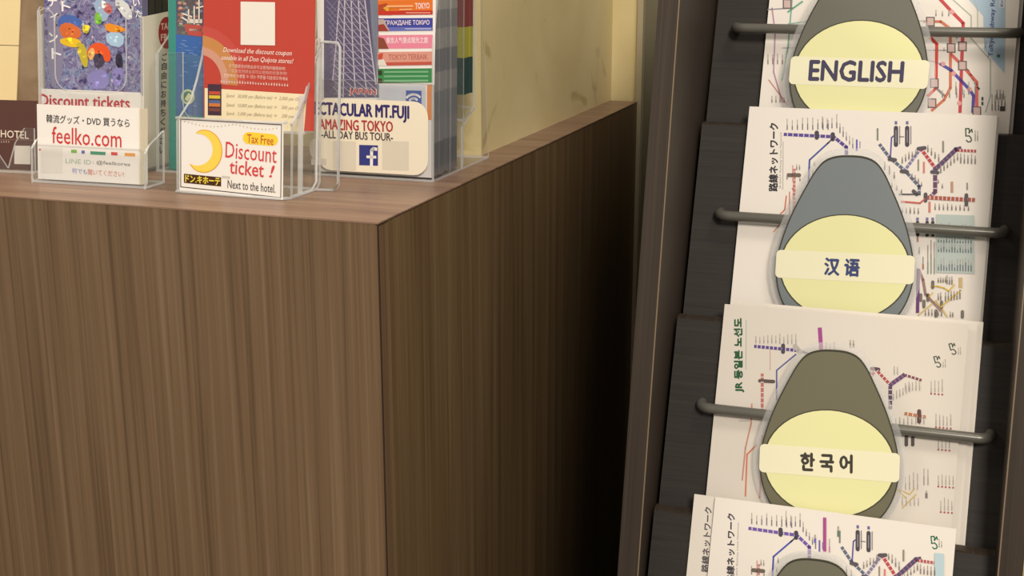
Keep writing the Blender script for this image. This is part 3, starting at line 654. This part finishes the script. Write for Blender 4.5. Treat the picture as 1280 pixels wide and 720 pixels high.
# photo brochures standing in the carton
for j in range(4):
    bp = Plane(fp.p(.002, 0, -.003 - .011 * j), fp.U, fp.V); top = -.215
    nm = ['front brochure with a colourful show photo standing in the white carton', 'second brochure back in the white carton, hidden behind the colourful one', 'third brochure back in the white carton, only its dark edge showing', 'rearmost brochure in the white carton, only its dark edge showing'][j]
    o = tag(sheet('show_brochure', bp, (0, top, cw - .0045, -.002), .009, M('#6d6a8c', .4) if j == 0 else M('#2b2e2c', .5)), nm, 'brochure', 'brochures in the white carton')
    if j: continue
    pr = Print(bp); rnd = random.Random(3)
    U0, U1 = 0, cw - .0045
    pal = ['#5d5a86', '#7d78a6', '#9a94b8', '#443f66', '#8a8f9c', '#b9b2c6', '#6a5a78', '#3a3d58', '#c4c0cc', '#758ab0']
    pr.mb.face([pr.pl.p(u, v, pr.n) for u, v in [(U0, top), (U1, top), (U1, -.002), (U0, -.002)]], m_crowd); pr.up()
    for k in range(150):
        u = rnd.uniform(.005, U1 - .005); v = rnd.uniform(top + .01, -.07); r = rnd.uniform(.001, .0032); a = rnd.uniform(0, 6.28)
        pr.polyuv([(u + r * math.cos(a + t) * rnd.uniform(.5, 1.1), v + r * math.sin(a + t) * rnd.uniform(.5, 1.1)) for t in (0, -1.3, -2.5, -3.8, -5)], rnd.choice(pal)); pr.n += 1e-7
    pr.up()
    for pts, c in (([(60, 0), (78, 0), (80, 100), (60, 112)], '#8a86a4'), ([(72, 22), (88, 17), (104, 26), (101, 34), (84, 30), (74, 38)], '#4c6ab4'), ([(73, 32), (86, 27), (101, 36), (102, 46), (92, 50), (78, 48)], '#d8703c'),
                   ([(75, 48), (90, 47), (101, 50), (102, 57), (92, 60), (76, 55)], '#ecc32e'), ([(95, 52), (108, 56), (111, 84), (104, 84), (98, 66)], '#c4b43c'), ([(104, 30), (113, 33), (110, 42), (103, 40)], '#e3d040'),
                   ([(116, 0), (134, 0), (140, 12), (131, 30), (121, 18)], '#9fb6d6'), ([(124, 2), (138, 4), (142, 16), (133, 18)], '#c06a6c'), ([(118, 18), (124, 14), (129, 28), (120, 32)], '#7fc04a'), ([(130, 27), (158, 35), (156, 40), (134, 41)], '#e8932c'),
                   ([(140, 0), (158, 0), (168, 22), (158, 26)], '#d6dade'), ([(132, 40), (156, 41), (154, 60), (134, 56)], '#a9c8e4'), ([(108, 64), (116, 54), (128, 53), (138, 62), (139, 76), (131, 78), (126, 66), (116, 68), (112, 76)], '#e65a2c'),
                   ([(109, 66), (116, 58), (120, 66), (114, 78)], '#e8b46c'), ([(116, 68), (128, 66), (132, 80), (120, 88)], '#4a4258'), ([(144, 68), (152, 66), (155, 84), (146, 86)], '#393448'), ([(140, 86), (156, 84), (152, 108), (142, 108)], '#8d86c4'), ([(110, 90), (134, 86), (138, 110), (112, 112)], '#8a86c2'), ([(126, 6), (130, 0), (134, 6), (130, 12)], '#e8e4e0')):
        for _ in range(1): pts = [q for a, b in zip(pts, pts[1:] + pts[:1]) for q in ((a[0] * .75 + b[0] * .25, a[1] * .75 + b[1] * .25), (a[0] * .25 + b[0] * .75, a[1] * .25 + b[1] * .75))]
        pr.poly(pts, c); pr.n += 2e-6
        mx_, my_ = sum(q[0] for q in pts) / len(pts), sum(q[1] for q in pts) / len(pts); base = [int(c[i:i + 2], 16) for i in (1, 3, 5)]
        for _ in range(5):
            q = rnd.choice(pts); f = rnd.uniform(.1, .75); x, y = mx_ + (q[0] - mx_) * f, my_ + (q[1] - my_) * f; g = rnd.choice((.62, .8, 1.15, 1.3)); r = rnd.uniform(1.2, 3.2); a = rnd.uniform(0, 6)
            pr.poly([(x + r * math.cos(a + t) * rnd.uniform(.5, 1.3), y + r * math.sin(a + t) * rnd.uniform(.4, 1.1)) for t in (0, 1.2, 2.4, 3.7, 5)], '#%02x%02x%02x' % tuple(min(255, int(v * g)) for v in base)); pr.n += 2e-6
    pr.up()
    for ch, x, y, s in (('テ', 66, 2, 12), ('ィ', 68, 21, 10), ('ン', 67, 47, 12), ('ト', 71, 67, 13), ('ト', 83, 8, 12), ('い', 171, 3, 9), ('た', 174, 17, 9)):
        pr.text(ch, (x - s * .45, y), (x + s * .45, y + .3), s, '#f2f0f4', .03)
    pr.build('show_photo', o)

# --- clear holder behind, with the blue sea brochure
P0 = V((-.694, 1.014, TOP)); pl = upright(P0, 0, math.radians(6.5))
root = empty('brochure_holder', P0 + V((.05, .025, 0)), 'clear scooped holder with the blue sea brochure, behind the discount ticket holder', 'holder')
wb = .108; e0 = pl.uv(209, 66); lw = pl.uv(228, 90)[0]; vb = -.05; rw = wb - lw
prof = [(0, -.001), (0, e0[1])] + [(lw, e0[1] - .001)] + arc(lw + .014, vb - .014, .014, 180, 90) + arc(rw - .014, vb - .014, .014, 90, 0) + [(rw, e0[1]), (wb, e0[1]), (wb, -.001)]
mb = MB(); cut(mb, pl, prof, T_, m_acr, m_acr_edge); mb.build('front_panel', root)
mb = MB(); cut(mb, Plane(pl.p(0, -.0003, 0), pl.U, pl.B), [(0, 0), (wb, 0), (wb, .04), (0, .04)], T_, m_acr, m_acr_edge); mb.build('base', root)
for u in (T_, wb):
    mb = MB(); cut(mb, Plane(pl.q(u, 0, T_), pl.B, pl.V), [(0, e0[1]), (.038, e0[1] - .03), (.038, -.001), (0, -.001)], T_, m_acr, m_acr_edge); mb.build('side_panel', root)
bp = Plane(pl.p(.0100, -.0032, -.006), pl.U, pl.V)
o = tag(sheet('sea_brochure', bp, (0, -.2, .094, 0), .02, M('#3d8f86', .45)), 'blue brochure with a red ship photo and a green spine', 'brochure')
pr = Print(bp)
pr.poly([(220, -5), (256, -5), (256, 145), (220, 145)], '#4d6f9e'); pr.poly([(220, -5), (256, -5), (256, 46), (221, 43)], '#8a7d80'); pr.up()
pr.poly([(220, 43), (256, 46), (256, 70), (220, 66)], '#3f68b0')
for k in range(40):
    x = random.uniform(222, 252); y = random.uniform(0, 40); pr.poly([(x, y), (x + 4, y + 1), (x + 3, y + 4), (x - 1, y + 3)], random.choice(['#b58f86', '#c9a090', '#6d7f6a', '#9c6a5e', '#7a8aa0'])); pr.n += 2e-6
for k in range(60):
    x = random.uniform(222, 252); y = random.uniform(50, 140); pr.line([(x, y), (x + 5, y + .6)], 1, random.choice(['#6f8ec0', '#5a7cb4', '#44689c'])); pr.n += 1e-6
pr.up()
pr.poly([(231, 30), (253, 32), (253, 46), (236, 44), (232, 38)], '#b5524c'); pr.rect(234, 24, 253, 29, '#d9d4cc'); pr.rect(237, 36, 253, 39, '#d8b8b0')
for a, b in (((229, 17), (240, 21)), ((236, 12), (236, 28)), ((243, 8), (243, 30)), ((246, 10), (254, 8)), ((228, 22), (238, 28)), ((249, 0), (249, 28))): pr.line([a, b], 1.6, '#e6ded6')
pr.build('ship_photo', o)
pr = Print(bp, .0004); pr.ellipse(235, 121, 8.5, 9.5, '#b9c4a8'); pr.up(); pr.ellipse(235, 121, 6, 7, '#5c7f78'); pr.up(); pr.poly([(231, 124), (236, 116), (240, 119), (235, 127)], '#c3c9a0'); pr.build('round_emblem', o)

# --- the discount ticket holder at the counter edge
fa = math.radians(-1.2); P0 = V((-.6165, .9285, TOP)); pl = upright(P0, fa, math.radians(6))
root = empty('ticket_holder', P0 + V((.055, .025, 0)), 'clear acrylic holder fronted by the white Discount ticket sign', 'holder')
wb = .1075; vT = pl.uv(224, 148)[1]
mb = MB(); cut(mb, pl, rounded(0, vT, wb - .006, -.001, .003), T_, m_acr, m_acr_edge); mb.build('front_panel', root)
D1, D2 = .049, .0505
zB = pl.uv(230, 58)[1] - .004
Q = pl.q
# rounded right front corner
mb = MB()
for k in range(6):
    t0, t1 = math.pi / 2 * k / 6, math.pi / 2 * (k + 1) / 6; r = .008
    f_ = lambda t, rr: (wb - .008 + rr * math.sin(t), .008 - rr * math.cos(t))
    a, b = f_(t0, r), f_(t1, r)
    mb.slab([Q(a[0], vT, a[1]), Q(b[0], vT - .001, b[1]), Q(b[0], -.001, b[1]), Q(a[0], -.001, a[1])], pl.N * -T_ * .6, m_acr, m_acr_edge if k in () else m_acr)
mb.build('corner', root)
sr = Plane(Q(wb, 0, .008), pl.B, pl.V)
prof = [(0, vT), (.008, vT - .006), (.018, vT - .014), (.027, vT - .030), (.035, vT - .048), (.039, zB), (D1 - .004, zB - .002), (D1, zB + .003), (D1, -.006), (D1 - .005, -.001), (0, -.001)]
mb = MB(); cut(mb, sr, prof, T_, m_acr, m_acr_edge); mb.build('side_panel', root)
mb = MB(); cut(mb, Plane(Q(T_, 0, .0025), pl.B, pl.V), prof, T_, m_acr, m_acr_edge); mb.build('side_panel', root)
mb = MB(); cut(mb, Plane(Q(wb - .002, 0, .027), pl.B, pl.V), [(0, vT - .02), (.0018, vT - .02), (.0018, -.004), (0, -.001)], .004, m_acr, m_acr_edge); mb.build('inner_rib', root)
mb = MB(); cut(mb, Plane(Q(0, 0, D2), pl.U, pl.V), rounded(0, zB + .002, wb + .0205, -.001, .006), T_, m_acr, m_acr_edge); mb.build('back_panel', root)
mb = MB(); cut(mb, Plane(pl.p(0, -.0003, 0), pl.U, pl.B), [(0, 0), (wb - .006, 0), (wb, .006), (wb, D2), (0, D2)], T_, m_acr, m_acr_edge); mb.build('base', root)
mb = MB(); rr = .0011
wing = [Q(wb + .0004, v, .008 + d) for d, v in [(-.004, vT + .001)] + prof[1:5]] + [Q(wb + .004, zB + .0005, D1 - .004), Q(wb + .012, zB + .001, D1)]
fine = [wing[0]]
for a, b, c in zip(wing, wing[1:], wing[2:]): fine += [b * .5 + (a * .25 + c * .25), b]
mb.tube(fine + [wing[-1]], rr, m_acr_edge, 8)
mb.tube([Q(wb + .0004, zB + .004, .008 + D1 - .009), Q(wb + .0004, -.008, .008 + D1 - .009), Q(wb - .001, -.0015, .008 + D1 - .014), Q(wb - .003, -.0015, .010)], rr, m_acr_edge, 8)
mb.tube([Q(wb + .004, zB + .001, D2 - .0005), Q(wb + .0185, zB + .0015, D2 - .0005), Q(wb + .0203, zB + .005, D2 - .0005), Q(wb + .0203, -.008, D2 - .0005), Q(wb + .016, -.0015, D2 - .0005), Q(wb, -.0015, D2 - .004)], rr, m_acr_edge, 8)
mb.tube([Q(.0, vT - .0005, -.0005), Q(wb - .008, vT - .0005, -.0005), Q(wb - .002, vT - .001, .0015)], rr, m_acr_edge, 8)
mb.tube([Q(.0, -.0015, -.0008), Q(wb - .008, -.0015, -.0008), Q(wb - .002, -.0015, .003)], rr * 1.2, m_acr_edge, 8)
mb.build('rim', root, smooth=True)
# the sign slipped on the front
spn = pl.off(.0006); c0 = spn.uv(224, 148.5); c1 = spn.uv(353.5, 250)
o = tag(sheet('ticket_sign', spn, (c0[0], c0[1], c1[0], c1[1]), .0005, CARDW), 'white sign reading Discount ticket with a yellow crescent on the clear holder', 'sign')
pr = Print(spn)
for a, b in (((226, 149), (352, 156)), ((352, 156), (351, 247)), ((351, 247), (226, 233.5)), ((226, 233.5), (226, 149))): pr.line([a, b], 1, '#4c4845')
pr.build('border', o)
pr = Print(spn)
for k in range(26): x = 231 + 4.6 * k; pr.ellipse(x, 151.5 + (x - 226) * .055 + 4.5 * abs(math.sin((x - 231) / 20)), 1, 1, ['#d8c49a', '#c9cdb8', '#d9c7c0'][k % 3], 8)
moon = []
mc = (255, 189)
for k in range(25): t = math.radians(-105 + 230 * k / 24); moon.append((mc[0] + 22 * math.cos(t), mc[1] + 26 * math.sin(t)))
for k in range(25): t = math.radians(120 - 215 * k / 24); moon.append((mc[0] - 8 + 19 * math.cos(t), mc[1] - 2 + 20 * math.sin(t)))
pr.poly([(mc[0] + (x - mc[0]) * 1.05, mc[1] + (y - mc[1]) * 1.04) for x, y in moon], '#e9a53c'); pr.up(); pr.poly(moon, '#f7d95a')
pr.build('crescent', o)
pr = Print(spn)
pr.pill((311, 172.5), (340, 175), 15, '#f8d640'); pr.up(); pr.text('Tax Free', (309, 173), (342, 176), 11, '#c4543c', .006); pr.build('tax_free_badge', o)
pr = Print(spn); pr.rect(230, 217, 276.5, 228.5, '#4a2e20', .1); pr.up(); pr.text('ドン.キホーテ', (232, 222.8), (275, 227), 9, '#f3dc4a', .03); pr.build('shop_name', o)
pr = Print(spn); pr.text('Discount', (282, 187), (346, 194), 20, '#d6494c', .004); pr.text('ticket', (287, 208), (330, 213), 18, '#d6494c', .012); pr.text('!', (337, 214), (343, 214.5), 15, '#d6494c', .03, .25)
pr.text('Next to the hotel.', (284.5, 230), (344.5, 236), 10.5, '#4a4543', .008); pr.line([(278, 221), (287, 222)], 2.4, '#cfcac2'); pr.build('lettering', o)
# coupon leaflets inside
rp = Plane(Q(0, 0, .0335), pl.U, pl.V); c0 = rp.uv(254.5, 80); c1 = rp.uv(393, 80); vb = rp.uv(390, 164)[1]
o = tag(sheet('coupon_leaflet', rp, (c0[0], -.215, c1[0], vb), .0008, M('#c0463a', .4, .35, 0, .2)), 'red coupon leaflet with white script in the discount ticket holder', 'leaflet')
tag(sheet('leaflet_stack', rp.off(-.0011), (c0[0] + .002, -.213, min(c1[0] + .0045, wb - .0035), vb - .003), .0095, M('#e4d9c6', .5)), 'cream edged pack of leaflets behind the red coupon leaflet', 'leaflets', None, 'stuff')
mb = MB(); mb.slab([Q(.003, vb + .0005, .030), Q(wb - .003, vb + .0005, .030), Q(wb - .003, vb + .0005, D2 - .003), Q(.003, vb + .0005, D2 - .003)], (0, 0, -T_), m_acr, m_acr_edge); mb.build('inner_shelf', root)
pr = Print(rp)
for r0, r1, c in ((44, 58, '#c78a52'), (34, 44, '#cf9a86'), (58, 70, '#c4524a')):
    prev = None
    for k in range(13):
        t = math.radians(-95 + 100 * k / 12); a = (248 + r0 * 1.0 * math.cos(t) * .85, 102 + r0 * math.sin(t)); b = (248 + r1 * math.cos(t) * .85, 102 + r1 * math.sin(t))
        a, b = (max(a[0], 253.5), a[1]), (max(b[0], 253.5), b[1])
        if prev and b[0] > 254: pr.poly([prev[0], prev[1], b, a], c)
        prev = (a, b)
pr.up(); pr.poly([(256, 110), (384, 118), (380, 165), (256, 160)], '#f0e3c0'); pr.build('printed_arcs', o)
pr = Print(rp, .0003); pr.rect(301, 2, 344, 56, '#ece7e0', .02); pr.build('blank_square', o)
pr = Print(rp, .0003)
pr.text('Download the discount coupon', (279, 63), (365, 67.5), 8, '#f0dcd4', .006, .3); pr.text('useable in all Don Quijote stores!', (277, 72.5), (367, 77.5), 8, '#f0dcd4', .006, .3)
pr.text('去下載唐吉訶德全店可以使用的優惠券吧!', (286, 82), (357, 86), 4.6, '#e8c8bd'); pr.text('去下载唐吉诃德全店可以使用的优惠券吧!', (281, 88), (359, 92), 4.6, '#e0b0a6')
pr.text('전점에서 사용할 수 있는 쿠폰을 다운로드하세요', (280, 94), (360, 98.5), 4.6, '#f0d8d0'); pr.bars(277, 102.5, 26, 3.3, 3, '#e8c0b6', 1.6, slope=.06)
pr.build('white_script', o)
pr = Print(rp, .0003)
for yy, a, b in ((120, '30,000 yen (Before tax) →', '2,000 yen OFF'), (131.5, '10,000 yen (Before tax) →', '500 yen OFF'), (142, '5,000 yen (Before tax) →', '200 yen OFF')):
    pr.text('Spend', (283, yy), (293.5, yy + .6), 5.4, '#9a8a74', 0, .3); pr.text(a, (297, yy + .8), (346, yy + 3), 5.6, '#9a8a74', 0, .3); pr.text(b, (349 if '2,' in b else 352, yy + 3.4), (378, yy + 5), 5.6, '#9a8a74', 0, .3)
pr.build('price_lines', o)
pr = Print(rp, .0003); pr.rect(260, 105, 277, 144, '#4a3444', .03); pr.up(.0001)
for y, c in ((114, '#c4503f'), (119, '#d8c040'), (125, '#5a6a94'), (129, '#d07a3c'), (135, '#7a4a44')): pr.rect(261.5, y, 275.5, y + 4, c, .03)
pr.build('shop_picture', o)

# --- the tour brochure holder at the right, three pockets deep
P0 = V((-.545, 1.044, TOP)); pl = upright(P0, 0, math.radians(2.4)); wb = .1175
root = empty('tour_holder', P0 + V((.06, .07, 0)), 'deep clear three pocket holder at the counter end packed with tour brochures', 'holder')
Q = pl.q
for k, d in enumerate((0, .040, .074)):
    hgt = -.085 if k == 0 else -.24 - .02 * k
    mb = MB(); cut(mb, Plane(Q(0, -.003, d), pl.U, pl.V), rounded(0, hgt, wb, .002, .004), T_, m_acr, m_acr_edge); mb.build('pocket_panel', root)
mb = MB(); sr = Plane(Q(wb, 0, T_), pl.B, pl.V); cut(mb, sr, [(0, -.12), (.02, -.2), (.072, -.3), (.104, -.3), (.104, -.055), (.072, -.04), (.072, -.001), (0, -.001)], T_, m_acr, m_acr_edge); mb.build('side_panel', root)
mb = MB(); cut(mb, Plane(Q(T_, 0, T_), pl.B, pl.V), [(0, -.12), (.02, -.2), (.072, -.3), (.104, -.3), (.104, -.055), (.072, -.04), (.072, -.001), (0, -.001)], T_, m_acr, m_acr_edge); mb.build('side_panel', root)
mb = MB(); cut(mb, Plane(pl.p(0, -.0003, 0), pl.U, pl.B), [(0, 0), (wb, 0), (wb, .145), (0, .145)], T_, m_acr, m_acr_edge); mb.build('base', root)
mb = MB(); mb.slab([Q(0, -.001, .145), Q(wb, -.001, .145), Q(wb - .001, -.3, .108), Q(0, -.3, .108)], (0, T_, 0), m_acr, m_acr_edge); mb.build('back_support', root)
mb = MB(); mb.slab([Q(.0, -.055, .076), Q(wb, -.045, .076), Q(wb, -.053, .106), Q(0, -.063, .106)], (0, 0, T_), m_acr, m_acr_edge); mb.build('pocket_floor', root)
# sticker on the front pocket
sk = Plane(pl.p(0, 0, .0006), pl.U, pl.V); c0 = sk.uv(395, 122); c1 = sk.uv(535, 220)
r = .012; mb = MB(); u0, v0, u1, v1 = c0[0] + .0, c0[1], c1[0], c1[1]
cut(mb, sk, rounded(u0, v0, u1, v1, .014), .0005, M('#f2ead6', .5))
o = tag(mb.build('tour_sign', None), 'cream sign with rounded corners reading MT.FUJI bus tour on the deep clear holder', 'sign')
pr = Print(sk)
pr.text('SPECTACULAR MT.FUJI', (381, 137), (511, 143), 20, '#37306f', .035); pr.text('AMAZING TOKYO', (399, 155), (491, 158.5), 13, '#b23a3c', .03); pr.text('-ALL DAY BUS TOUR-', (402, 167.5), (491, 171.5), 9.5, '#4a3e42', .025)
pr.build('lettering', o)
pr = Print(sk); pr.rect(449, 181, 472.5, 206.5, '#3a3f88', .03); pr.up()
pr.line([(470.5, 186.5), (467, 185.8), (464.6, 188), (464.4, 207.5)], 3.6, '#f2f0ee'); pr.line([(459, 196), (469.5, 196.4)], 3, '#f2f0ee'); pr.build('social_icon', o)
for x0, x1 in ((416, 445), (478, 511)):
    pr = Print(sk); pr.rect(x0, 176, x1, 212, '#ddd6c6', .03); pr.build('blank_square', o)
pr = Print(sk); pr.ellipse(394, 186, 7, 13, '#cfc8ba'); pr.rect(389, 198, 408, 206, '#d6cfc2', .02); pr.build('round_stamp', o)
# front tour brochure with the tower
bp = Plane(Q(.0035, -.0035, .0045), pl.U, pl.V); bw = .1105
o = tag(sheet('tour_brochure', bp, (0, -.225, bw, 0), .005, M('#e6e3e4', .4)), 'front brochure with a steel tower photo and coloured language strips', 'brochure', 'tour brochures in the deep holder')
pr = Print(bp); pr.poly([(405, -5), (473, -5), (474, 122), (405, 122)], '#5f5a78'); pr.poly([(462, -5), (473, -5), (474, 122), (468, 100)], '#a9b2cc'); pr.up()
cols = [((424, 0), (420, 58), (416, 100)), ((431, 0), (430, 60), (429, 122)), ((439, 0), (441, 60), (444, 110)), ((448, 0), (452, 60), (458, 110)), ((456, 0), (463, 55), (470, 105))]
lerp = lambda c, y: next((a[0] + (b[0] - a[0]) * (y - a[1]) / (b[1] - a[1]) for a, b in zip(c, c[1:]) if y <= b[1]), c[-1][0])
for c in cols: pr.line(c, 1.5, '#c9c4d6')
ys = list(range(0, 118, 9))
for y in ys: pr.line([(lerp(cols[0], y), y), (lerp(cols[4], y), y + 1.5)], .7, '#8f8aa6')
for a, b in zip(cols, cols[1:]):
    for y in ys[:-1:1]: pr.line([(lerp(a, y), y), (lerp(b, y + 12), y + 13)], .9, '#b4afc4')
for y in range(0, 110, 8): pr.line([(408 + .1 * y, y), (421, y + 14)], .8, '#8a86a4'); pr.line([(412, y + 12), (422, y)], .7, '#7c7898')
pr.up(); pr.text('JAPAN', (436.5, 114.5), (470.5, 116), 9.5, '#f3ece8', .075); pr.up(); pr.text('JAPAN', (437, 114.5), (470, 116), 8.6, '#c2423f', .02)
pr.build('tower_photo', o)
pr = Print(bp); pr.poly([(471, -5), (545, -5), (543, 106), (471, 105)], '#efeceb'); pr.up()
strips = [(0, 19, '#e0762e', 'TOKYO', 519, 537), (23, 39, '#4048a0', 'ГРАЖДАНЕ ТОКИО', 481, 537), (44, 61, '#e48aa4', '東京人气景点观光之旅', 483, 535), (65, 82, '#d99a8c', 'TOKYO TERBAIK', 486, 535), (86, 104, '#3f8a54', '', 0, 0)]
for y0, y1, c, wds, x0, x1 in strips:
    pr.rect(472.5, y0, 541, y1, c, -.01); pr.n += 2e-5
    if wds:
        pr.text(wds, (x0, (y0 + y1) / 2 - 2), (x1, (y0 + y1) / 2 - 2.6), 7.6 if len(wds) < 12 else 7, '#f0e0e6' if c != '#d99a8c' else '#b06a62', .014)
    pr.n += 2e-5
for pts, c in (([(473, 6), (484, 4), (490, 19), (473, 19)], '#b04a2c'), ([(479, 10), (486, 6), (487, 17)], '#e2a93a'), ([(473, 14), (541, 13), (541, 18), (473, 19)], '#c23a2e'), ([(473, 34), (541, 34), (541, 38), (473, 39)], '#6a70c0'), ([(473, 24), (480, 24), (487, 38), (473, 39)], '#b9a6a0'), ([(473, 31), (480, 30), (486, 39), (473, 39)], '#9c4038'),
               ([(473, 46), (480, 48), (486, 61), (473, 61)], '#8a4a3c'), ([(473, 68), (479, 66), (478, 74), (473, 74)], '#c4503c'), ([(482, 78), (541, 77), (541, 81), (483, 82)], '#c0594c'), ([(473, 75), (480, 74), (484, 82), (473, 82)], '#e0dcd6'), ([(473, 88), (478, 88), (478, 94), (473, 94)], '#3c3c30'), ([(473, 98), (478, 98), (478, 104), (473, 104)], '#4c3c30')):
    pr.poly(pts, c); pr.n += 2e-5
for y in (90, 95.5, 101): pr.line([(481, y), (535, y - .3)], 2, '#7cb48a')
pr.line([(484, 8), (516, 7.5)], 2.2, '#efb07c'); pr.line([(500, 12), (515, 11.6)], 1.6, '#efb07c'); pr.line([(507, 36), (539, 36)], 1.2, '#b4b8e4'); pr.line([(508, 16), (538, 16)], 1.2, '#e8a090')
pr.build('language_strips', o)
pr = Print(bp); pr.poly([(471, 106), (532, 107), (532, 150), (471, 150)], '#c6cad6'); pr.rect(534, 106, 539.5, 150, '#dc8a4a'); pr.up(); pr.rect(507.5, 113, 527, 132, '#3f5aa8', .02); pr.up()
for rr, wv in ((11, 2.6), (6, 2.6)): pr.line([(517 + rr * math.cos(math.radians(t)), 129 + rr * math.sin(math.radians(t))) for t in range(-140, -35, 12)], wv, '#f0eef0')
pr.build('wifi_icon', o)
# brochures behind, their bright printed edges banded
BAND = [('#8b8a94', '#a3a2a8', '#77767f', '#8e9aa0'), ('#b09a94', '#8d4a4c', '#a2a6a8', '#6e6a8c'), ('#a9a8ac', '#b8b4b0', '#8c8a90', '#c0bcb6'), ('#9a9890', '#86302c', '#c9c432', '#2f5a56')]
def banded(d, th, h, bands, label, wid, du=.0):
    mb = MB(); q = Plane(Q(.0035 + du, -.0035, d), pl.U, pl.V)
    for (a, b, c) in bands: cut(mb, q, [(0, -b), (wid, -b), (wid, -a), (0, -a)], th, M(c, .5))
    return tag(mb.build('tour_brochure', None, fix=True), label, 'brochure', 'tour brochures in the deep holder')
pk = ['front pocket', 'middle pocket', 'rear pocket']
ordn = ['first', 'second', 'third', 'fourth', 'fifth', 'sixth']
def bandset(kind, top):
    if kind == 0:
        base = [(0, .03, '#6d6e74'), (.03, .05, '#8c8b90'), (.05, .075, '#84858a'), (.075, .092, '#9b9a9c'), (.092, .112, '#7f8087'), (.112, .13, '#a3a2a2'), (.13, .146, '#8b8a90'), (.146, .156, '#a9a8a8'), (.156, .163, '#8a4a48'), (.163, .19, '#98979a'), (.19, top, '#86868c')]
        return [(a, b, c) for a, b, c in base if a < top]
    return [(0, .02, '#3f5660'), (.02, .062, '#4f5d62'), (.062, .1, '#2b4a48'), (.1, .128, '#b3ae48'), (.128, .178, '#8a4240'), (.178, .225, '#aeb0a6'), (.225, top, '#86887f')]
for j in range(4): banded(.0110 + .0070 * j, .0060, .22, bandset(0, .222), 'grey edged tour brochure, %s behind the tower brochure in the front pocket' % ordn[j], bw - .0012 * (j % 2))
for j in range(3): banded(.0440 + .0090 * j, .0080, .25, bandset(0, .25), 'grey edged tour brochure, %s in the middle pocket' % ordn[j], bw - .001 + .0012 * (j % 2))
for j in range(3): 
    banded(.0785 + .0085 * j, .0076, .30, [(max(a, .066), b, c) for a, b, c in bandset(1, .28) if b > .066], 'brochure with red, yellow and dark green edge bands, %s in the rear pocket' % ordn[j], bw - .0006 * (j % 2), .002)
